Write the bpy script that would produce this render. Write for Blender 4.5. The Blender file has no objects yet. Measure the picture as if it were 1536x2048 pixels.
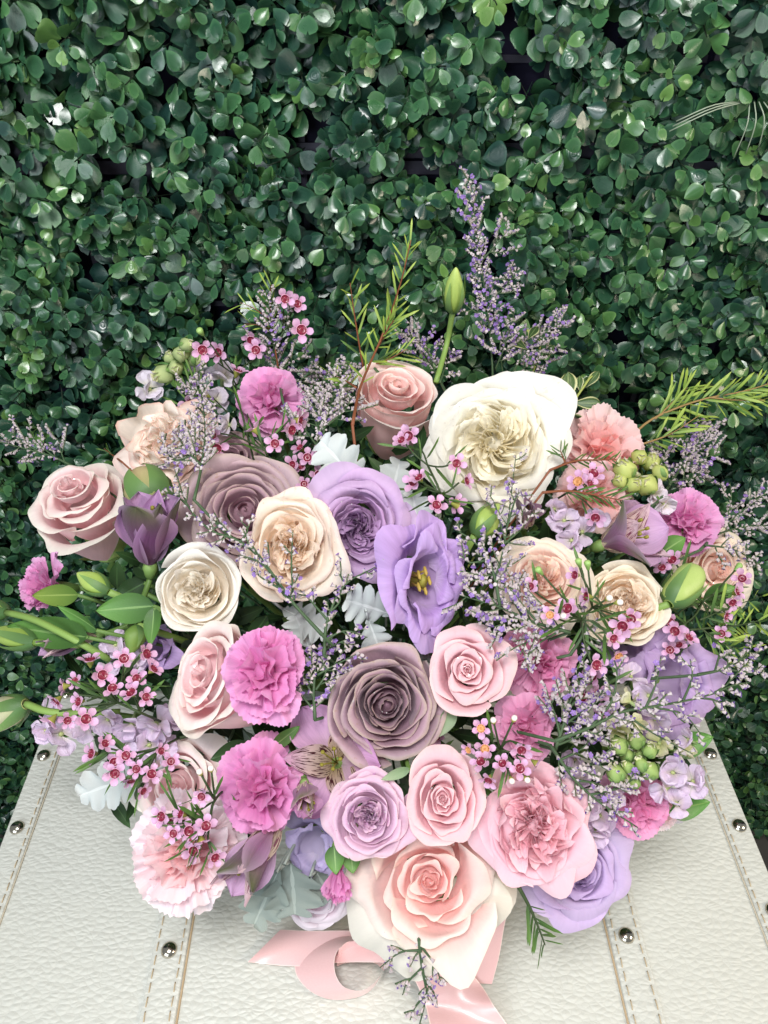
import bpy, math, random
import numpy as np
from mathutils import Vector, Matrix
R = math.radians
scene = bpy.context.scene
COL = scene.collection

# ------------------------------------------------------------------ camera, world, lights, exposure
CAM_H, PITCH, FPX = 0.66, 40.0, 1480.0          # camera height above the trunk top, tilt below the horizon, focal length for a 2048 px tall frame
camd = bpy.data.cameras.new('camera'); cam = bpy.data.objects.new('camera', camd); COL.objects.link(cam)
cam.location = (0, 0, CAM_H); cam.rotation_euler = (R(90 - PITCH), 0, 0)
camd.sensor_fit = 'VERTICAL'; camd.sensor_height = 36.0; camd.lens = FPX / 2048 * 36.0
camd.clip_start = 0.02; camd.clip_end = 50
scene.camera = cam
world = bpy.data.worlds.new('World'); scene.world = world; world.use_nodes = True
bg = world.node_tree.nodes['Background']
bg.inputs[0].default_value = (0.92, 0.97, 1.0, 1); bg.inputs[1].default_value = 0.28

def area(name, loc, target, size, power, col):
    d = bpy.data.lights.new(name, 'AREA'); d.shape = 'RECTANGLE'; d.size = size[0]; d.size_y = size[1]
    d.energy = power; d.color = col
    o = bpy.data.objects.new(name, d); COL.objects.link(o); o.location = loc
    o.rotation_euler = (Vector(target) - Vector(loc)).to_track_quat('-Z', 'Y').to_euler()
    return o
area('ceiling_light', (-0.12, -0.16, 1.50), (0, 0.55, 0.15), (0.5, 0.35), 21.5, (1.0, 0.99, 0.98))
area('shop_window', (-0.9, -1.25, 0.85), (0, 0.5, 0.2), (1.2, 1.0), 22.0, (0.84, 0.93, 1.0))
area('side_lamp', (1.5, -0.25, 0.95), (0.1, 0.4, 0.1), (0.5, 0.5), 15.0, (1.0, 0.86, 0.68))
vs = scene.view_settings
vs.view_transform = 'Standard'; vs.look = 'None'; vs.exposure = 0.0; vs.gamma = 1.0
scene.cycles.max_bounces = 14; scene.cycles.diffuse_bounces = 10; scene.cycles.transmission_bounces = 10
scene.cycles.caustics_reflective = False; scene.cycles.caustics_refractive = False
scene.cycles.use_denoising = True

# ------------------------------------------------------------------ placing things: rays of the photograph's camera
CP = np.array([0, 0, CAM_H]); cpi, spi = math.cos(R(PITCH)), math.sin(R(PITCH))
FWD = np.array([0, cpi, -spi]); UPV = np.array([0, spi, cpi]); RGT = np.array([1.0, 0, 0])
def ray(px, py): return FWD + RGT * (px - 768) / FPX + UPV * (1024 - py) / FPX      # unit depth along the axis
def pix(P):
    d = np.asarray(P) - CP; z = d @ FWD
    return 768 + FPX * (d @ RGT) / z, 1024 - FPX * (d @ UPV) / z, z
def on_z(px, py, z=0.0):
    d = ray(px, py); return CP + d * ((z - CAM_H) / d[2])
# the bouquet is a dome: a disc that leans back, centre DC, normal DN
DN = np.array([0, -0.5, 0.8660254]); DT = np.array([0, 0.8660254, 0.5]); DC = np.array([0.0, 0.392, 0.163])
def dome_gap(P):
    q = P - DC; a = q[0] / 0.33; b = (q @ DT) / 0.265; c = q @ DN
    return c - 0.125 * math.sqrt(max(0.0, 1 - a * a - b * b))
def dome_depth(px, py):
    d = ray(px, py); t = 0.25
    while t < 0.95 and dome_gap(CP + d * t) > 0: t += 0.01
    a, b = t - 0.01, t
    for _ in range(12):
        m = (a + b) / 2
        if dome_gap(CP + d * m) > 0: a = m
        else: b = m
    t = b
    if d[1] * t > 0.63: t = 0.63 / d[1]                       # nothing reaches into the hedge wall
    if d[2] < 0: t = min(t, (CAM_H - 0.012) / -d[2])          # nor below the trunk top
    return t
def at(px, py, off=0.0):
    t = dome_depth(px, py) + off; return CP + ray(px, py) * t
def mpp(px, py, off=0.0): return (dome_depth(px, py) + off) / FPX    # metres per photograph pixel there
STEM_END = np.array([0.0, 0.455, 0.03])

# ------------------------------------------------------------------ mesh helpers
_fc = {}
def grid_faces(nu, nv):
    k = (nu, nv)
    if k not in _fc:
        _fc[k] = [(j*nu+i, j*nu+i+1, (j+1)*nu+i+1, (j+1)*nu+i) for j in range(nv-1) for i in range(nu-1)]
    return _fc[k]
class MB:                                       # collects pieces of one mesh
    def __init__(s): s.v = []; s.f = []; s.c = []; s.n = 0; s.m = []
    def add(s, V, F, C=None, mi=0):
        V = np.asarray(V, float).reshape(-1, 3); n = s.n
        s.v.append(V); s.n += len(V)
        s.f += [tuple(i + n for i in f) for f in F]; s.m += [mi] * len(F)
        if C is None: C = np.tile((0, .5, .5, .5), (len(V), 1))
        s.c.append(np.asarray(C, float).reshape(-1, 4)); return s
    def grid(s, P, C=None, mi=0):               # P (nv, nu, 3)
        return s.add(P, grid_faces(P.shape[1], P.shape[0]), C, mi)
    def tube(s, pts, rad, n=6, mi=0, C=None, cap=True):
        pts = [np.asarray(p, float) for p in pts]
        if not hasattr(rad, '__len__'): rad = [rad] * len(pts)
        rings = []; ref = np.array([0.3, 0.2, 1.0]); prev = None
        for i, p in enumerate(pts):
            t = pts[min(i+1, len(pts)-1)] - pts[max(i-1, 0)]; t = t / (np.linalg.norm(t) + 1e-12)
            if prev is None:
                a = np.cross(t, ref)
                if np.linalg.norm(a) < 1e-3: a = np.cross(t, (1, 0, 0))
            else: a = prev - t * (prev @ t)
            a = a / (np.linalg.norm(a) + 1e-12); prev = a; b = np.cross(t, a)
            ang = np.arange(n) * 2 * math.pi / n
            rings.append(p + rad[i] * (np.cos(ang)[:, None] * a + np.sin(ang)[:, None] * b))
        V = np.concatenate(rings); F = []
        for j in range(len(pts)-1):
            for i in range(n):
                F.append((j*n+i, j*n+(i+1) % n, (j+1)*n+(i+1) % n, (j+1)*n+i))
        if cap: F.append(tuple(range((len(pts)-1)*n, len(pts)*n))); F.append(tuple(reversed(range(n))))
        if C is not None: C = np.tile(C, (len(V), 1))
        return s.add(V, F, C, mi)
    def lathe(s, prof, n=12, M=None, mi=0, C=None, wob=None, cap=True):   # prof [(r, z)...]
        ang = np.arange(n) * 2 * math.pi / n
        V = np.array([[(r * math.cos(a), r * math.sin(a), z) for a in ang] for r, z in prof]).reshape(-1, 3)
        if wob is not None: V = wob(V)
        CC = np.zeros((len(V), 4)); zz = np.repeat(np.linspace(0, 1, len(prof)), n); CC[:, 1] = zz; CC[:, 2] = .5; CC[:, 3] = .5
        if C is not None: CC = np.tile(C, (len(V), 1))
        F = [(j*n+i, j*n+(i+1) % n, (j+1)*n+(i+1) % n, (j+1)*n+i) for j in range(len(prof)-1) for i in range(n)]
        if cap and prof[-1][0] > 1e-6: F.append(tuple(range((len(prof)-1)*n, len(prof)*n)))
        if M is not None: V = xf(M, V)
        return s.add(V, F, CC, mi)
    def mesh(s, name, mats, smooth=True):
        me = bpy.data.meshes.new(name)
        V = np.concatenate(s.v); me.from_pydata(V.tolist(), [], s.f)
        if not isinstance(mats, (list, tuple)): mats = [mats]
        for m in mats: me.materials.append(m)
        if len(mats) > 1: me.polygons.foreach_set('material_index', s.m)
        if smooth: me.polygons.foreach_set('use_smooth', [True] * len(me.polygons))
        a = me.attributes.new('pc', 'FLOAT_COLOR', 'POINT'); a.data.foreach_set('color', np.concatenate(s.c).astype(np.float32).ravel())
        me.update(); return me
def xf(M, V):
    A = np.array(M); return V @ A[:3, :3].T + A[:3, 3]
def unit(v):
    v = np.asarray(v, float); return v / (np.linalg.norm(v) + 1e-12)
def frame(o, y, zh):                            # matrix with local +Y along y and local +Z near zh
    y = unit(y); x = np.cross(y, zh)
    if np.linalg.norm(x) < 1e-4: x = np.cross(y, (0.31, 0.5, 0.8))
    x = unit(x); z = np.cross(x, y)
    return Matrix(((x[0], y[0], z[0], o[0]), (x[1], y[1], z[1], o[1]), (x[2], y[2], z[2], o[2]), (0, 0, 0, 1)))
def zframe(o, z, roll=0.0, s=1.0, sx=1.0, sy=1.0):     # local +Z along z, local +Y near the picture's up
    z = unit(z); y = UPV - z * (UPV @ z)
    if np.linalg.norm(y) < 1e-3: y = np.array([0, 1, 0]) - z * z[1]
    y = unit(y); x = np.cross(y, z)
    M = Matrix(((x[0], y[0], z[0], o[0]), (x[1], y[1], z[1], o[1]), (x[2], y[2], z[2], o[2]), (0, 0, 0, 1)))
    return M @ Matrix.Diagonal((s*sx, s*sy, s, 1)) @ Matrix.Rotation(roll, 4, 'Z')
def thing(name, label, cat, M=None, group=None, kind=None):
    o = bpy.data.objects.new(name, None); COL.objects.link(o); o.empty_display_size = 0.01
    if M is not None: o.matrix_basis = M
    o['label'] = label; o['category'] = cat
    if group: o['group'] = group
    if kind: o['kind'] = kind
    return o
def part(name, me, parent, M=None, label=None, kind=None):
    o = bpy.data.objects.new(name, me); COL.objects.link(o); o.parent = parent
    if M is not None: o.matrix_basis = M
    if label: o['label'] = label
    if kind: o['kind'] = kind
    return o
def spline(pts, n):
    P = np.array([np.asarray(p, float) for p in pts]); k = len(P)
    if k == 2: return [P[0] + (P[1]-P[0]) * t for t in np.linspace(0, 1, n)]
    Q = np.concatenate([[2*P[0]-P[1]], P, [2*P[-1]-P[-2]]]); out = []
    for t in np.linspace(0, k-1, n):
        i = min(int(t), k-2); f = t - i; a, b, c, d = Q[i], Q[i+1], Q[i+2], Q[i+3]
        out.append(.5*((2*b)+(-a+c)*f+(2*a-5*b+4*c-d)*f*f+(-a+3*b-3*c+d)*f**3))
    return out

# ------------------------------------------------------------------ materials
def lin(h):
    if not isinstance(h, str): return tuple(h) + (1,)
    h = h.lstrip('#'); c = [int(h[i:i+2], 16) / 255 for i in (0, 2, 4)]
    return tuple(x / 12.92 if x <= .04045 else ((x + .055) / 1.055) ** 2.4 for x in c) + (1,)
class NT:
    def __init__(s, name):
        s.m = bpy.data.materials.new(name); s.m.use_nodes = True; s.t = s.m.node_tree; s.t.nodes.clear()
        s.out = s.n('ShaderNodeOutputMaterial')
    def n(s, typ, ins=None, **kw):
        nd = s.t.nodes.new(typ)
        for k, v in kw.items(): setattr(nd, k, v)
        for k, v in (ins or {}).items():
            if isinstance(v, bpy.types.NodeSocket): s.t.links.new(v, nd.inputs[k])
            else: nd.inputs[k].default_value = v
        return nd
    def math(s, op, a, b=0.0, c=None, clamp=False):
        ins = {0: a, 1: b}
        if c is not None: ins[2] = c
        return s.n('ShaderNodeMath', ins, operation=op, use_clamp=clamp).outputs[0]
    def mix(s, f, a, b, mode='MIX'):
        return s.n('ShaderNodeMix', {0: f, 6: a, 7: b}, data_type='RGBA', blend_type=mode).outputs[2]
    def ramp(s, f, stops, interp='LINEAR'):
        nd = s.n('ShaderNodeValToRGB', {0: f}); cr = nd.color_ramp; cr.interpolation = interp
        while len(cr.elements) < len(stops): cr.elements.new(0.5)
        for e, (p, c) in zip(cr.elements, stops): e.position = p; e.color = lin(c)
        return nd.outputs[0]
    def pc(s):
        a = s.n('ShaderNodeAttribute', attribute_name='pc'); sp = s.n('ShaderNodeSeparateColor', {0: a.outputs['Color']})
        return sp.outputs[0], sp.outputs[1], sp.outputs[2], a.outputs['Alpha']
_mats = {}
def soft(h):
    c = lin(h); m = sum(c[:3]) / 3; e = .76 + .24 * min(1, max(0, (m - .6) / .25)); return tuple(x ** e for x in c[:3])
def petal_mat(name, base, mid, edge, inner=None, trans=.28, rough=.5, vein=.06, stripe=None, rim=None, back=None, inpow=1.5, brown=0.0, rimw=.9):
    if name in _mats: return _mats[name]
    g = NT(name); U, V, L, A = g.pc()
    base, mid, edge = soft(base), soft(mid), soft(edge)
    col = g.ramp(V, [(0.0, base), (0.55, mid), (0.97, edge)])
    if inner:
        f = g.math('POWER', g.math('SUBTRACT', 1.0, L, clamp=True), inpow)
        col = g.mix(f, col, lin(soft(inner)))
    if back:                                        # the outer face of a tepal is darker and greener than its inner face
        geo = g.n('ShaderNodeNewGeometry')
        cb = g.ramp(V, [(0.0, back[0]), (0.55, back[1]), (0.97, back[2])])
        fU = g.math('ABSOLUTE', U)
        fb = g.math('MULTIPLY', geo.outputs['Backfacing'], g.math('SUBTRACT', 1.7, g.math('MULTIPLY', fU, 1.15), clamp=True))
        col = g.mix(fb, col, cb)
    vec = g.n('ShaderNodeCombineXYZ', {0: g.math('MULTIPLY', U, 7.0), 1: g.math('MULTIPLY', V, 1.3), 2: g.math('MULTIPLY', A, 37.0)}).outputs[0]
    nz = g.n('ShaderNodeTexNoise', {'Vector': vec, 'Scale': 1.6, 'Detail': 4.0, 'Roughness': .6}).outputs[0]
    vec2 = g.n('ShaderNodeCombineXYZ', {0: g.math('MULTIPLY', U, 1.1), 1: g.math('MULTIPLY', V, 1.1), 2: g.math('MULTIPLY', A, 91.0)}).outputs[0]
    nz2 = g.n('ShaderNodeTexNoise', {'Vector': vec2, 'Scale': 1.5, 'Detail': 2.0}).outputs[0]
    if rim:
        fr = g.math('MAXIMUM', g.math('SUBTRACT', V, rimw), g.math('SUBTRACT', g.math('ABSOLUTE', U), rimw + .02))
        fr = g.math('MULTIPLY', fr, 8.0, clamp=True)
        fr = g.math('MULTIPLY', fr, g.math('MULTIPLY', nz2, 1.5, clamp=True))
        col = g.mix(fr, col, lin(soft(rim)))
    if stripe:
        w = g.n('ShaderNodeTexNoise', {'Vector': g.n('ShaderNodeCombineXYZ', {0: g.math('MULTIPLY', U, 14.0), 1: g.math('MULTIPLY', V, 5.0), 2: A}).outputs[0], 'Scale': 1.0, 'Detail': 1.0}).outputs[0]
        fs = g.math('GREATER_THAN', w, .56); fs = g.math('MULTIPLY', fs, g.math('LESS_THAN', V, .86))
        col = g.mix(fs, col, lin(stripe))
    val = g.math('ADD', g.math('ADD', .93, g.math('MULTIPLY', g.math('SUBTRACT', nz, .5), vein * 3.2)), g.math('ADD', g.math('MULTIPLY', A, .07), g.math('MULTIPLY', g.math('SUBTRACT', nz2, .5), .16)))
    col = g.n('ShaderNodeHueSaturation', {'Hue': g.math('ADD', .497, g.math('MULTIPLY', g.math('SUBTRACT', nz2, .5), .02)), 'Saturation': g.math('ADD', .94, g.math('MULTIPLY', A, .12)), 'Value': val, 'Color': col}).outputs[0]
    if brown:                                       # bruised spots and thin browned margins
        tn = g.n('ShaderNodeTexNoise', {'Vector': vec2, 'Scale': 9.0, 'Detail': 3.0}).outputs[0]
        fb = g.math('MULTIPLY', g.math('GREATER_THAN', tn, .66), g.math('GREATER_THAN', V, .8)); fb = g.math('MULTIPLY', fb, brown)
        col = g.mix(fb, col, lin('#a98a6a'))
    bmp = g.n('ShaderNodeBump', {'Strength': .34, 'Distance': .0016, 'Height': g.math('ADD', nz, g.math('MULTIPLY', nz2, .8))}).outputs[0]
    p = g.n('ShaderNodeBsdfPrincipled', {'Base Color': col, 'Roughness': rough, 'Normal': bmp, 'Specular IOR Level': .25, 'Sheen Weight': .15})
    tr = g.n('ShaderNodeBsdfTranslucent', {'Color': g.n('ShaderNodeHueSaturation', {'Saturation': 1.12, 'Value': 1.0, 'Color': col}).outputs[0], 'Normal': bmp})
    sh = g.n('ShaderNodeMixShader', {0: trans, 1: p.outputs[0], 2: tr.outputs[0]})
    g.t.links.new(sh.outputs[0], g.out.inputs[0]); _mats[name] = g.m; return g.m
def leaf_mat(name, base, tip, rough=.42, spec=.4, var=.25, rim=None, trans=.12, midrib=None, scale=1.0, bump=.2):
    if name in _mats: return _mats[name]
    g = NT(name); U, V, L, A = g.pc()
    tc = g.n('ShaderNodeTexCoord').outputs['Object']
    nz = g.n('ShaderNodeTexNoise', {'Vector': tc, 'Scale': 120.0 * scale, 'Detail': 4.0}).outputs[0]
    col = g.ramp(V, [(0.05, base), (0.95, tip)])
    aU = g.math('ABSOLUTE', U)
    if midrib: col = g.mix(g.math('MULTIPLY', g.math('LESS_THAN', aU, .07), .7), col, lin(midrib))
    if rim:
        fr = g.math('MULTIPLY', g.math('SUBTRACT', aU, .74), 9.0, clamp=True)
        col = g.mix(fr, col, lin(rim))
    val = g.math('ADD', 1.0 - var * .8, g.math('ADD', g.math('MULTIPLY', A, var), g.math('MULTIPLY', nz, var)))
    col = g.n('ShaderNodeHueSaturation', {'Value': val, 'Color': col}).outputs[0]
    bmp = g.n('ShaderNodeBump', {'Strength': bump, 'Distance': .001, 'Height': nz}).outputs[0]
    p = g.n('ShaderNodeBsdfPrincipled', {'Base Color': col, 'Roughness': rough, 'Specular IOR Level': spec, 'Normal': bmp})
    tr = g.n('ShaderNodeBsdfTranslucent', {'Color': col})
    sh = g.n('ShaderNodeMixShader', {0: trans, 1: p.outputs[0], 2: tr.outputs[0]})
    g.t.links.new(sh.outputs[0], g.out.inputs[0]); _mats[name] = g.m; return g.m
def plain(name, col, rough=.6, spec=.3, metal=0.0, noise=.12, scale=200.0):
    if name in _mats: return _mats[name]
    g = NT(name); tc = g.n('ShaderNodeTexCoord').outputs['Object']
    nz = g.n('ShaderNodeTexNoise', {'Vector': tc, 'Scale': scale, 'Detail': 3.0}).outputs[0]
    c = g.n('ShaderNodeHueSaturation', {'Value': g.math('ADD', 1 - noise, g.math('MULTIPLY', nz, 2 * noise)), 'Color': lin(col)}).outputs[0]
    p = g.n('ShaderNodeBsdfPrincipled', {'Base Color': c, 'Roughness': rough, 'Specular IOR Level': spec, 'Metallic': metal})
    g.t.links.new(p.outputs[0], g.out.inputs[0]); _mats[name] = g.m; return g.m

STEM = plain('green_stem', '#5d7a3c', .5); STEM_DK = plain('dark_stem', '#3a4a2c', .55); STEM_RED = plain('red_brown_stem', '#7d4a32', .55)
CALYX = leaf_mat('calyx_green', '#5f7f3f', '#7d9a55', .5)
SEPAL = leaf_mat('sepal_green', '#587a3a', '#86a85a', .45)
GREEN = leaf_mat('leaf_green', '#3c5c2e', '#5d8a40', .42, midrib='#7fa060', scale=.5)
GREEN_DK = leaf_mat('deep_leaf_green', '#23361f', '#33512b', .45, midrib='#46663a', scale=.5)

# ------------------------------------------------------------------ blades: one petal, leaf or needle lying along +Y, face up +Z
OUT = {
 'ovate': lambda v: np.sin(np.pi * np.clip(v, 0, 1) ** .75) ** .8,
 'obovate': lambda v: np.sin(np.pi * np.clip(v, 0, 1) ** 1.7) ** .72,
 'round': lambda v: np.sqrt(np.clip(1 - (2 * (.06 + .94 * v) - 1.0) ** 2, 0, 1)),
 'lance': lambda v: np.sin(np.pi * np.clip(v, 0, 1) ** .6),
 'needle': lambda v: np.minimum(1, np.minimum(v * 12, (1 - v) * 5)) ** .6,
 'spoon': lambda v: np.where(v < .62, np.sin(np.clip(v, 0, .62) / .62 * np.pi / 2) ** .8 * .999, np.sqrt(np.clip(1 - ((v - .62) / .385) ** 2, 0, 1))),
 'strap': lambda v: np.minimum(1, np.minimum(v * 5 + .35, (1 - v) * 6)) ** .5,
}
def blade(Lg, W, nu=5, nv=8, shape='ovate', bend=0.0, a0=0.0, cup=0.0, ruff=0.0, rf=2.0, ph=0.0, notch=0.0, lay=.5, rnd=.5, fold=0.0, twist=0.0):
    u = np.linspace(-1, 1, nu)[None, :]; v = np.linspace(0, 1, nv)
    ang = a0 + bend * v; dl = Lg / (nv - 1)
    y = np.concatenate([[0], np.cumsum(np.cos(ang[:-1]) * dl)])[:, None]; z = np.concatenate([[0], np.cumsum(np.sin(ang[:-1]) * dl)])[:, None]
    w = (OUT[shape](v) * W / 2)[:, None]; vv = v[:, None]
    off = cup * u**2 * w + fold * np.abs(u) * w + ruff * np.sin(rf * np.pi * u + ph + 2 * vv) * vv**1.5
    ny, nz = -np.sin(ang)[:, None], np.cos(ang)[:, None]
    back = notch * Lg * (1 - np.abs(u)) ** 1.5 * vv ** 4
    tw = twist * vv
    X = u * w * np.cos(tw); off = off + u * w * np.sin(tw)
    Y = y + ny * off - back; Z = z + nz * off
    P = np.stack([X + 0 * Y, Y + 0 * X, Z + 0 * X], -1)
    C = np.stack([u + 0 * vv, vv + 0 * u, lay + 0 * u + 0 * vv, rnd + 0 * u + 0 * vv], -1).reshape(-1, 4)
    return P, C
def fan(Lg, half, nu=13, nv=8, bend=0.0, a0=0.0, ruff=.1, rf=3.0, ph=0.0, serr=.05, lay=.5, rnd=.5, rng=None, claw=.25):
    u = np.linspace(-1, 1, nu)[None, :]; v = np.linspace(0, 1, nv); vv = v[:, None]
    s = np.zeros((1, nu)); s[0, ::2] = serr; s = s + (rng.random((1, nu)) - .5) * serr * .8
    A = half * (claw + (1 - claw) * np.clip(v * 1.35, 0, 1) ** 1.3)[:, None]
    ang = a0 + bend * v; dl = 1.0 / (nv - 1)
    yc = np.concatenate([[0], np.cumsum(np.cos(ang[:-1]) * dl)])[:, None]; zc = np.concatenate([[0], np.cumsum(np.sin(ang[:-1]) * dl)])[:, None]
    rad = Lg * (1 - .16 * u**2 + s * (vv > .9))
    al = u * A
    off = ruff * Lg * vv**1.6 * (np.sin(rf * np.pi * u + ph) + .28 * np.sin(1.9 * rf * np.pi * u + ph * 1.7 + 2 * vv))
    X = rad * vv * np.sin(al) ; Y = rad * (yc * np.cos(al) - np.sin(ang)[:, None] * off / Lg); Z = rad * zc * (.7 + .3 * np.cos(al)) + np.cos(ang)[:, None] * off
    P = np.stack([X, Y, Z], -1)
    C = np.stack([u + 0 * vv, vv + 0 * u, lay + 0 * u + 0 * vv, rnd + 0 * u + 0 * vv], -1).reshape(-1, 4)
    return P, C
def blade_mesh(name, mat, *a, **k):
    P, C = blade(*a, **k); return MB().grid(P, C).mesh(name, mat)
# ------------------------------------------------------------------ the setting: floor and the wall that carries the hedge mats
def box(mb, x0, x1, y0, y1, z0, z1, mi=0, bev=0.0, rc=0.0):
    if bev <= 0:
        V = [(x, y, z) for z in (z0, z1) for y in (y0, y1) for x in (x0, x1)]
        return mb.add(V, [(0, 2, 3, 1), (4, 5, 7, 6), (0, 1, 5, 4), (1, 3, 7, 5), (3, 2, 6, 7), (2, 0, 4, 6)], None, mi)
    prof = [(0, z0)] + [(0, z1 - bev)] + [(bev * (1 - math.cos(a)), z1 - bev + bev * math.sin(a)) for a in np.linspace(.3, math.pi/2, 4)]
    V = []; ring = []
    for cx, cy, a0 in ((x1, y0, -1), (x1, y1, 0), (x0, y1, 1), (x0, y0, 2)):
        sx, sy = (-1 if cx == x1 else 1), (-1 if cy == y1 else 1)
        ring += [(cx + sx * rc, cy + sy * rc, a0 * math.pi / 2 + t) for t in (np.linspace(0, math.pi/2, 7) if rc > 0 else [math.pi / 4])]
    for i, z in prof:
        for cx, cy, a in ring:
            V.append((cx + (rc - i) * math.cos(a), cy + (rc - i) * math.sin(a), z) if rc > 0 else (cx - i * np.sign(math.cos(a)), cy - i * np.sign(math.sin(a)), z))
    n = len(ring)
    F = [(j*n+k, j*n+(k+1) % n, (j+1)*n+(k+1) % n, (j+1)*n+k) for j in range(len(prof)-1) for k in range(n)]
    F.append(tuple(len(V)-n+k for k in range(n))); F.append(tuple(reversed(range(n))))
    return mb.add(V, F, None, mi)
WALL_Y = 0.765
dark = plain('backing_board', '#17142a', .7, .2, noise=.3, scale=30)
concrete = plain('floor_concrete', '#4c4a48', .8, .2, noise=.3, scale=8)
mb = MB(); box(mb, -2, 2, -1.5, WALL_Y + .03, -.86, -.80)
fl = bpy.data.objects.new('floor', mb.mesh('floor', concrete, False)); COL.objects.link(fl); fl['kind'] = 'structure'
mb = MB(); box(mb, -1.4, 1.4, WALL_Y + .006, WALL_Y + .05, -.80, 1.25)
wl = bpy.data.objects.new('wall', mb.mesh('wall', dark, False)); COL.objects.link(wl); wl['kind'] = 'structure'

# ------------------------------------------------------------------ artificial boxwood mats
def box_leaf_mat():
    g = NT('boxwood_leaf'); U, V, L, A = g.pc(); aU = g.math('ABSOLUTE', U)
    d = g.math('SQRT', g.math('ADD', g.math('POWER', aU, 2.0), g.math('POWER', g.math('MULTIPLY', g.math('SUBTRACT', V, .58), 2.2), 2.0)))
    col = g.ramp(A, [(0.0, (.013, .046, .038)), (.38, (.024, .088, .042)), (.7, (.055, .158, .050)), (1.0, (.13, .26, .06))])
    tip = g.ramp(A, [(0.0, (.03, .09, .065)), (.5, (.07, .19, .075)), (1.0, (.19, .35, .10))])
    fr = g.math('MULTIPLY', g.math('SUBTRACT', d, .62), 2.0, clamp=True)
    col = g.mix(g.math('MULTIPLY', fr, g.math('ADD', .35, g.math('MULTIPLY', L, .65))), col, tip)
    tc = g.n('ShaderNodeTexCoord').outputs['Object']
    nz = g.n('ShaderNodeTexNoise', {'Vector': tc, 'Scale': 160.0, 'Detail': 3.0}).outputs[0]
    ring = g.math('SINE', g.math('MULTIPLY', d, 16.0)); on = g.math('GREATER_THAN', L, .72)
    h = g.math('ADD', g.math('MULTIPLY', nz, .5), g.math('MULTIPLY', g.math('MULTIPLY', ring, on), .14))
    h = g.math('SUBTRACT', h, g.math('MULTIPLY', g.math('LESS_THAN', aU, .1), .3))
    bmp = g.n('ShaderNodeBump', {'Strength': .35, 'Distance': .0011, 'Height': h}).outputs[0]
    p = g.n('ShaderNodeBsdfPrincipled', {'Base Color': col, 'Roughness': g.math('ADD', .2, g.math('MULTIPLY', nz, .2)), 'Specular IOR Level': .75, 'Normal': bmp})
    tr = g.n('ShaderNodeBsdfTranslucent', {'Color': col})
    sh = g.n('ShaderNodeMixShader', {0: .12, 1: p.outputs[0], 2: tr.outputs[0]})
    g.t.links.new(sh.outputs[0], g.out.inputs[0]); return g.m
BOXM = box_leaf_mat()
rng = np.random.default_rng(7)
LV = []                                          # leaf variants, unit length
for k in range(14):
    P, C = blade(1.0, rng.uniform(.72, .98), 7, 8, 'spoon', bend=rng.uniform(-.5, .35), cup=rng.uniform(-.4, .05), notch=rng.choice([0, .1, .22, .3]), lay=rng.random(), rnd=.5, fold=rng.uniform(-.04, .08))
    P[..., 0] *= np.linspace(.9, 1.0, 8)[:, None]
    LV.append((P.reshape(-1, 3), C))
LF = np.array(grid_faces(7, 8))
XB = [-.95, -.31, .29, .95]; ZB = [-.80, -.14, .464, 1.06]
rowname = ['bottom', 'middle', 'top']; colname = ['left', 'centre', 'right']
grey = plain('mat_lattice', '#2c2a38', .5, .4); stemd = plain('mat_stem', '#243024', .5, .4)
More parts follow.
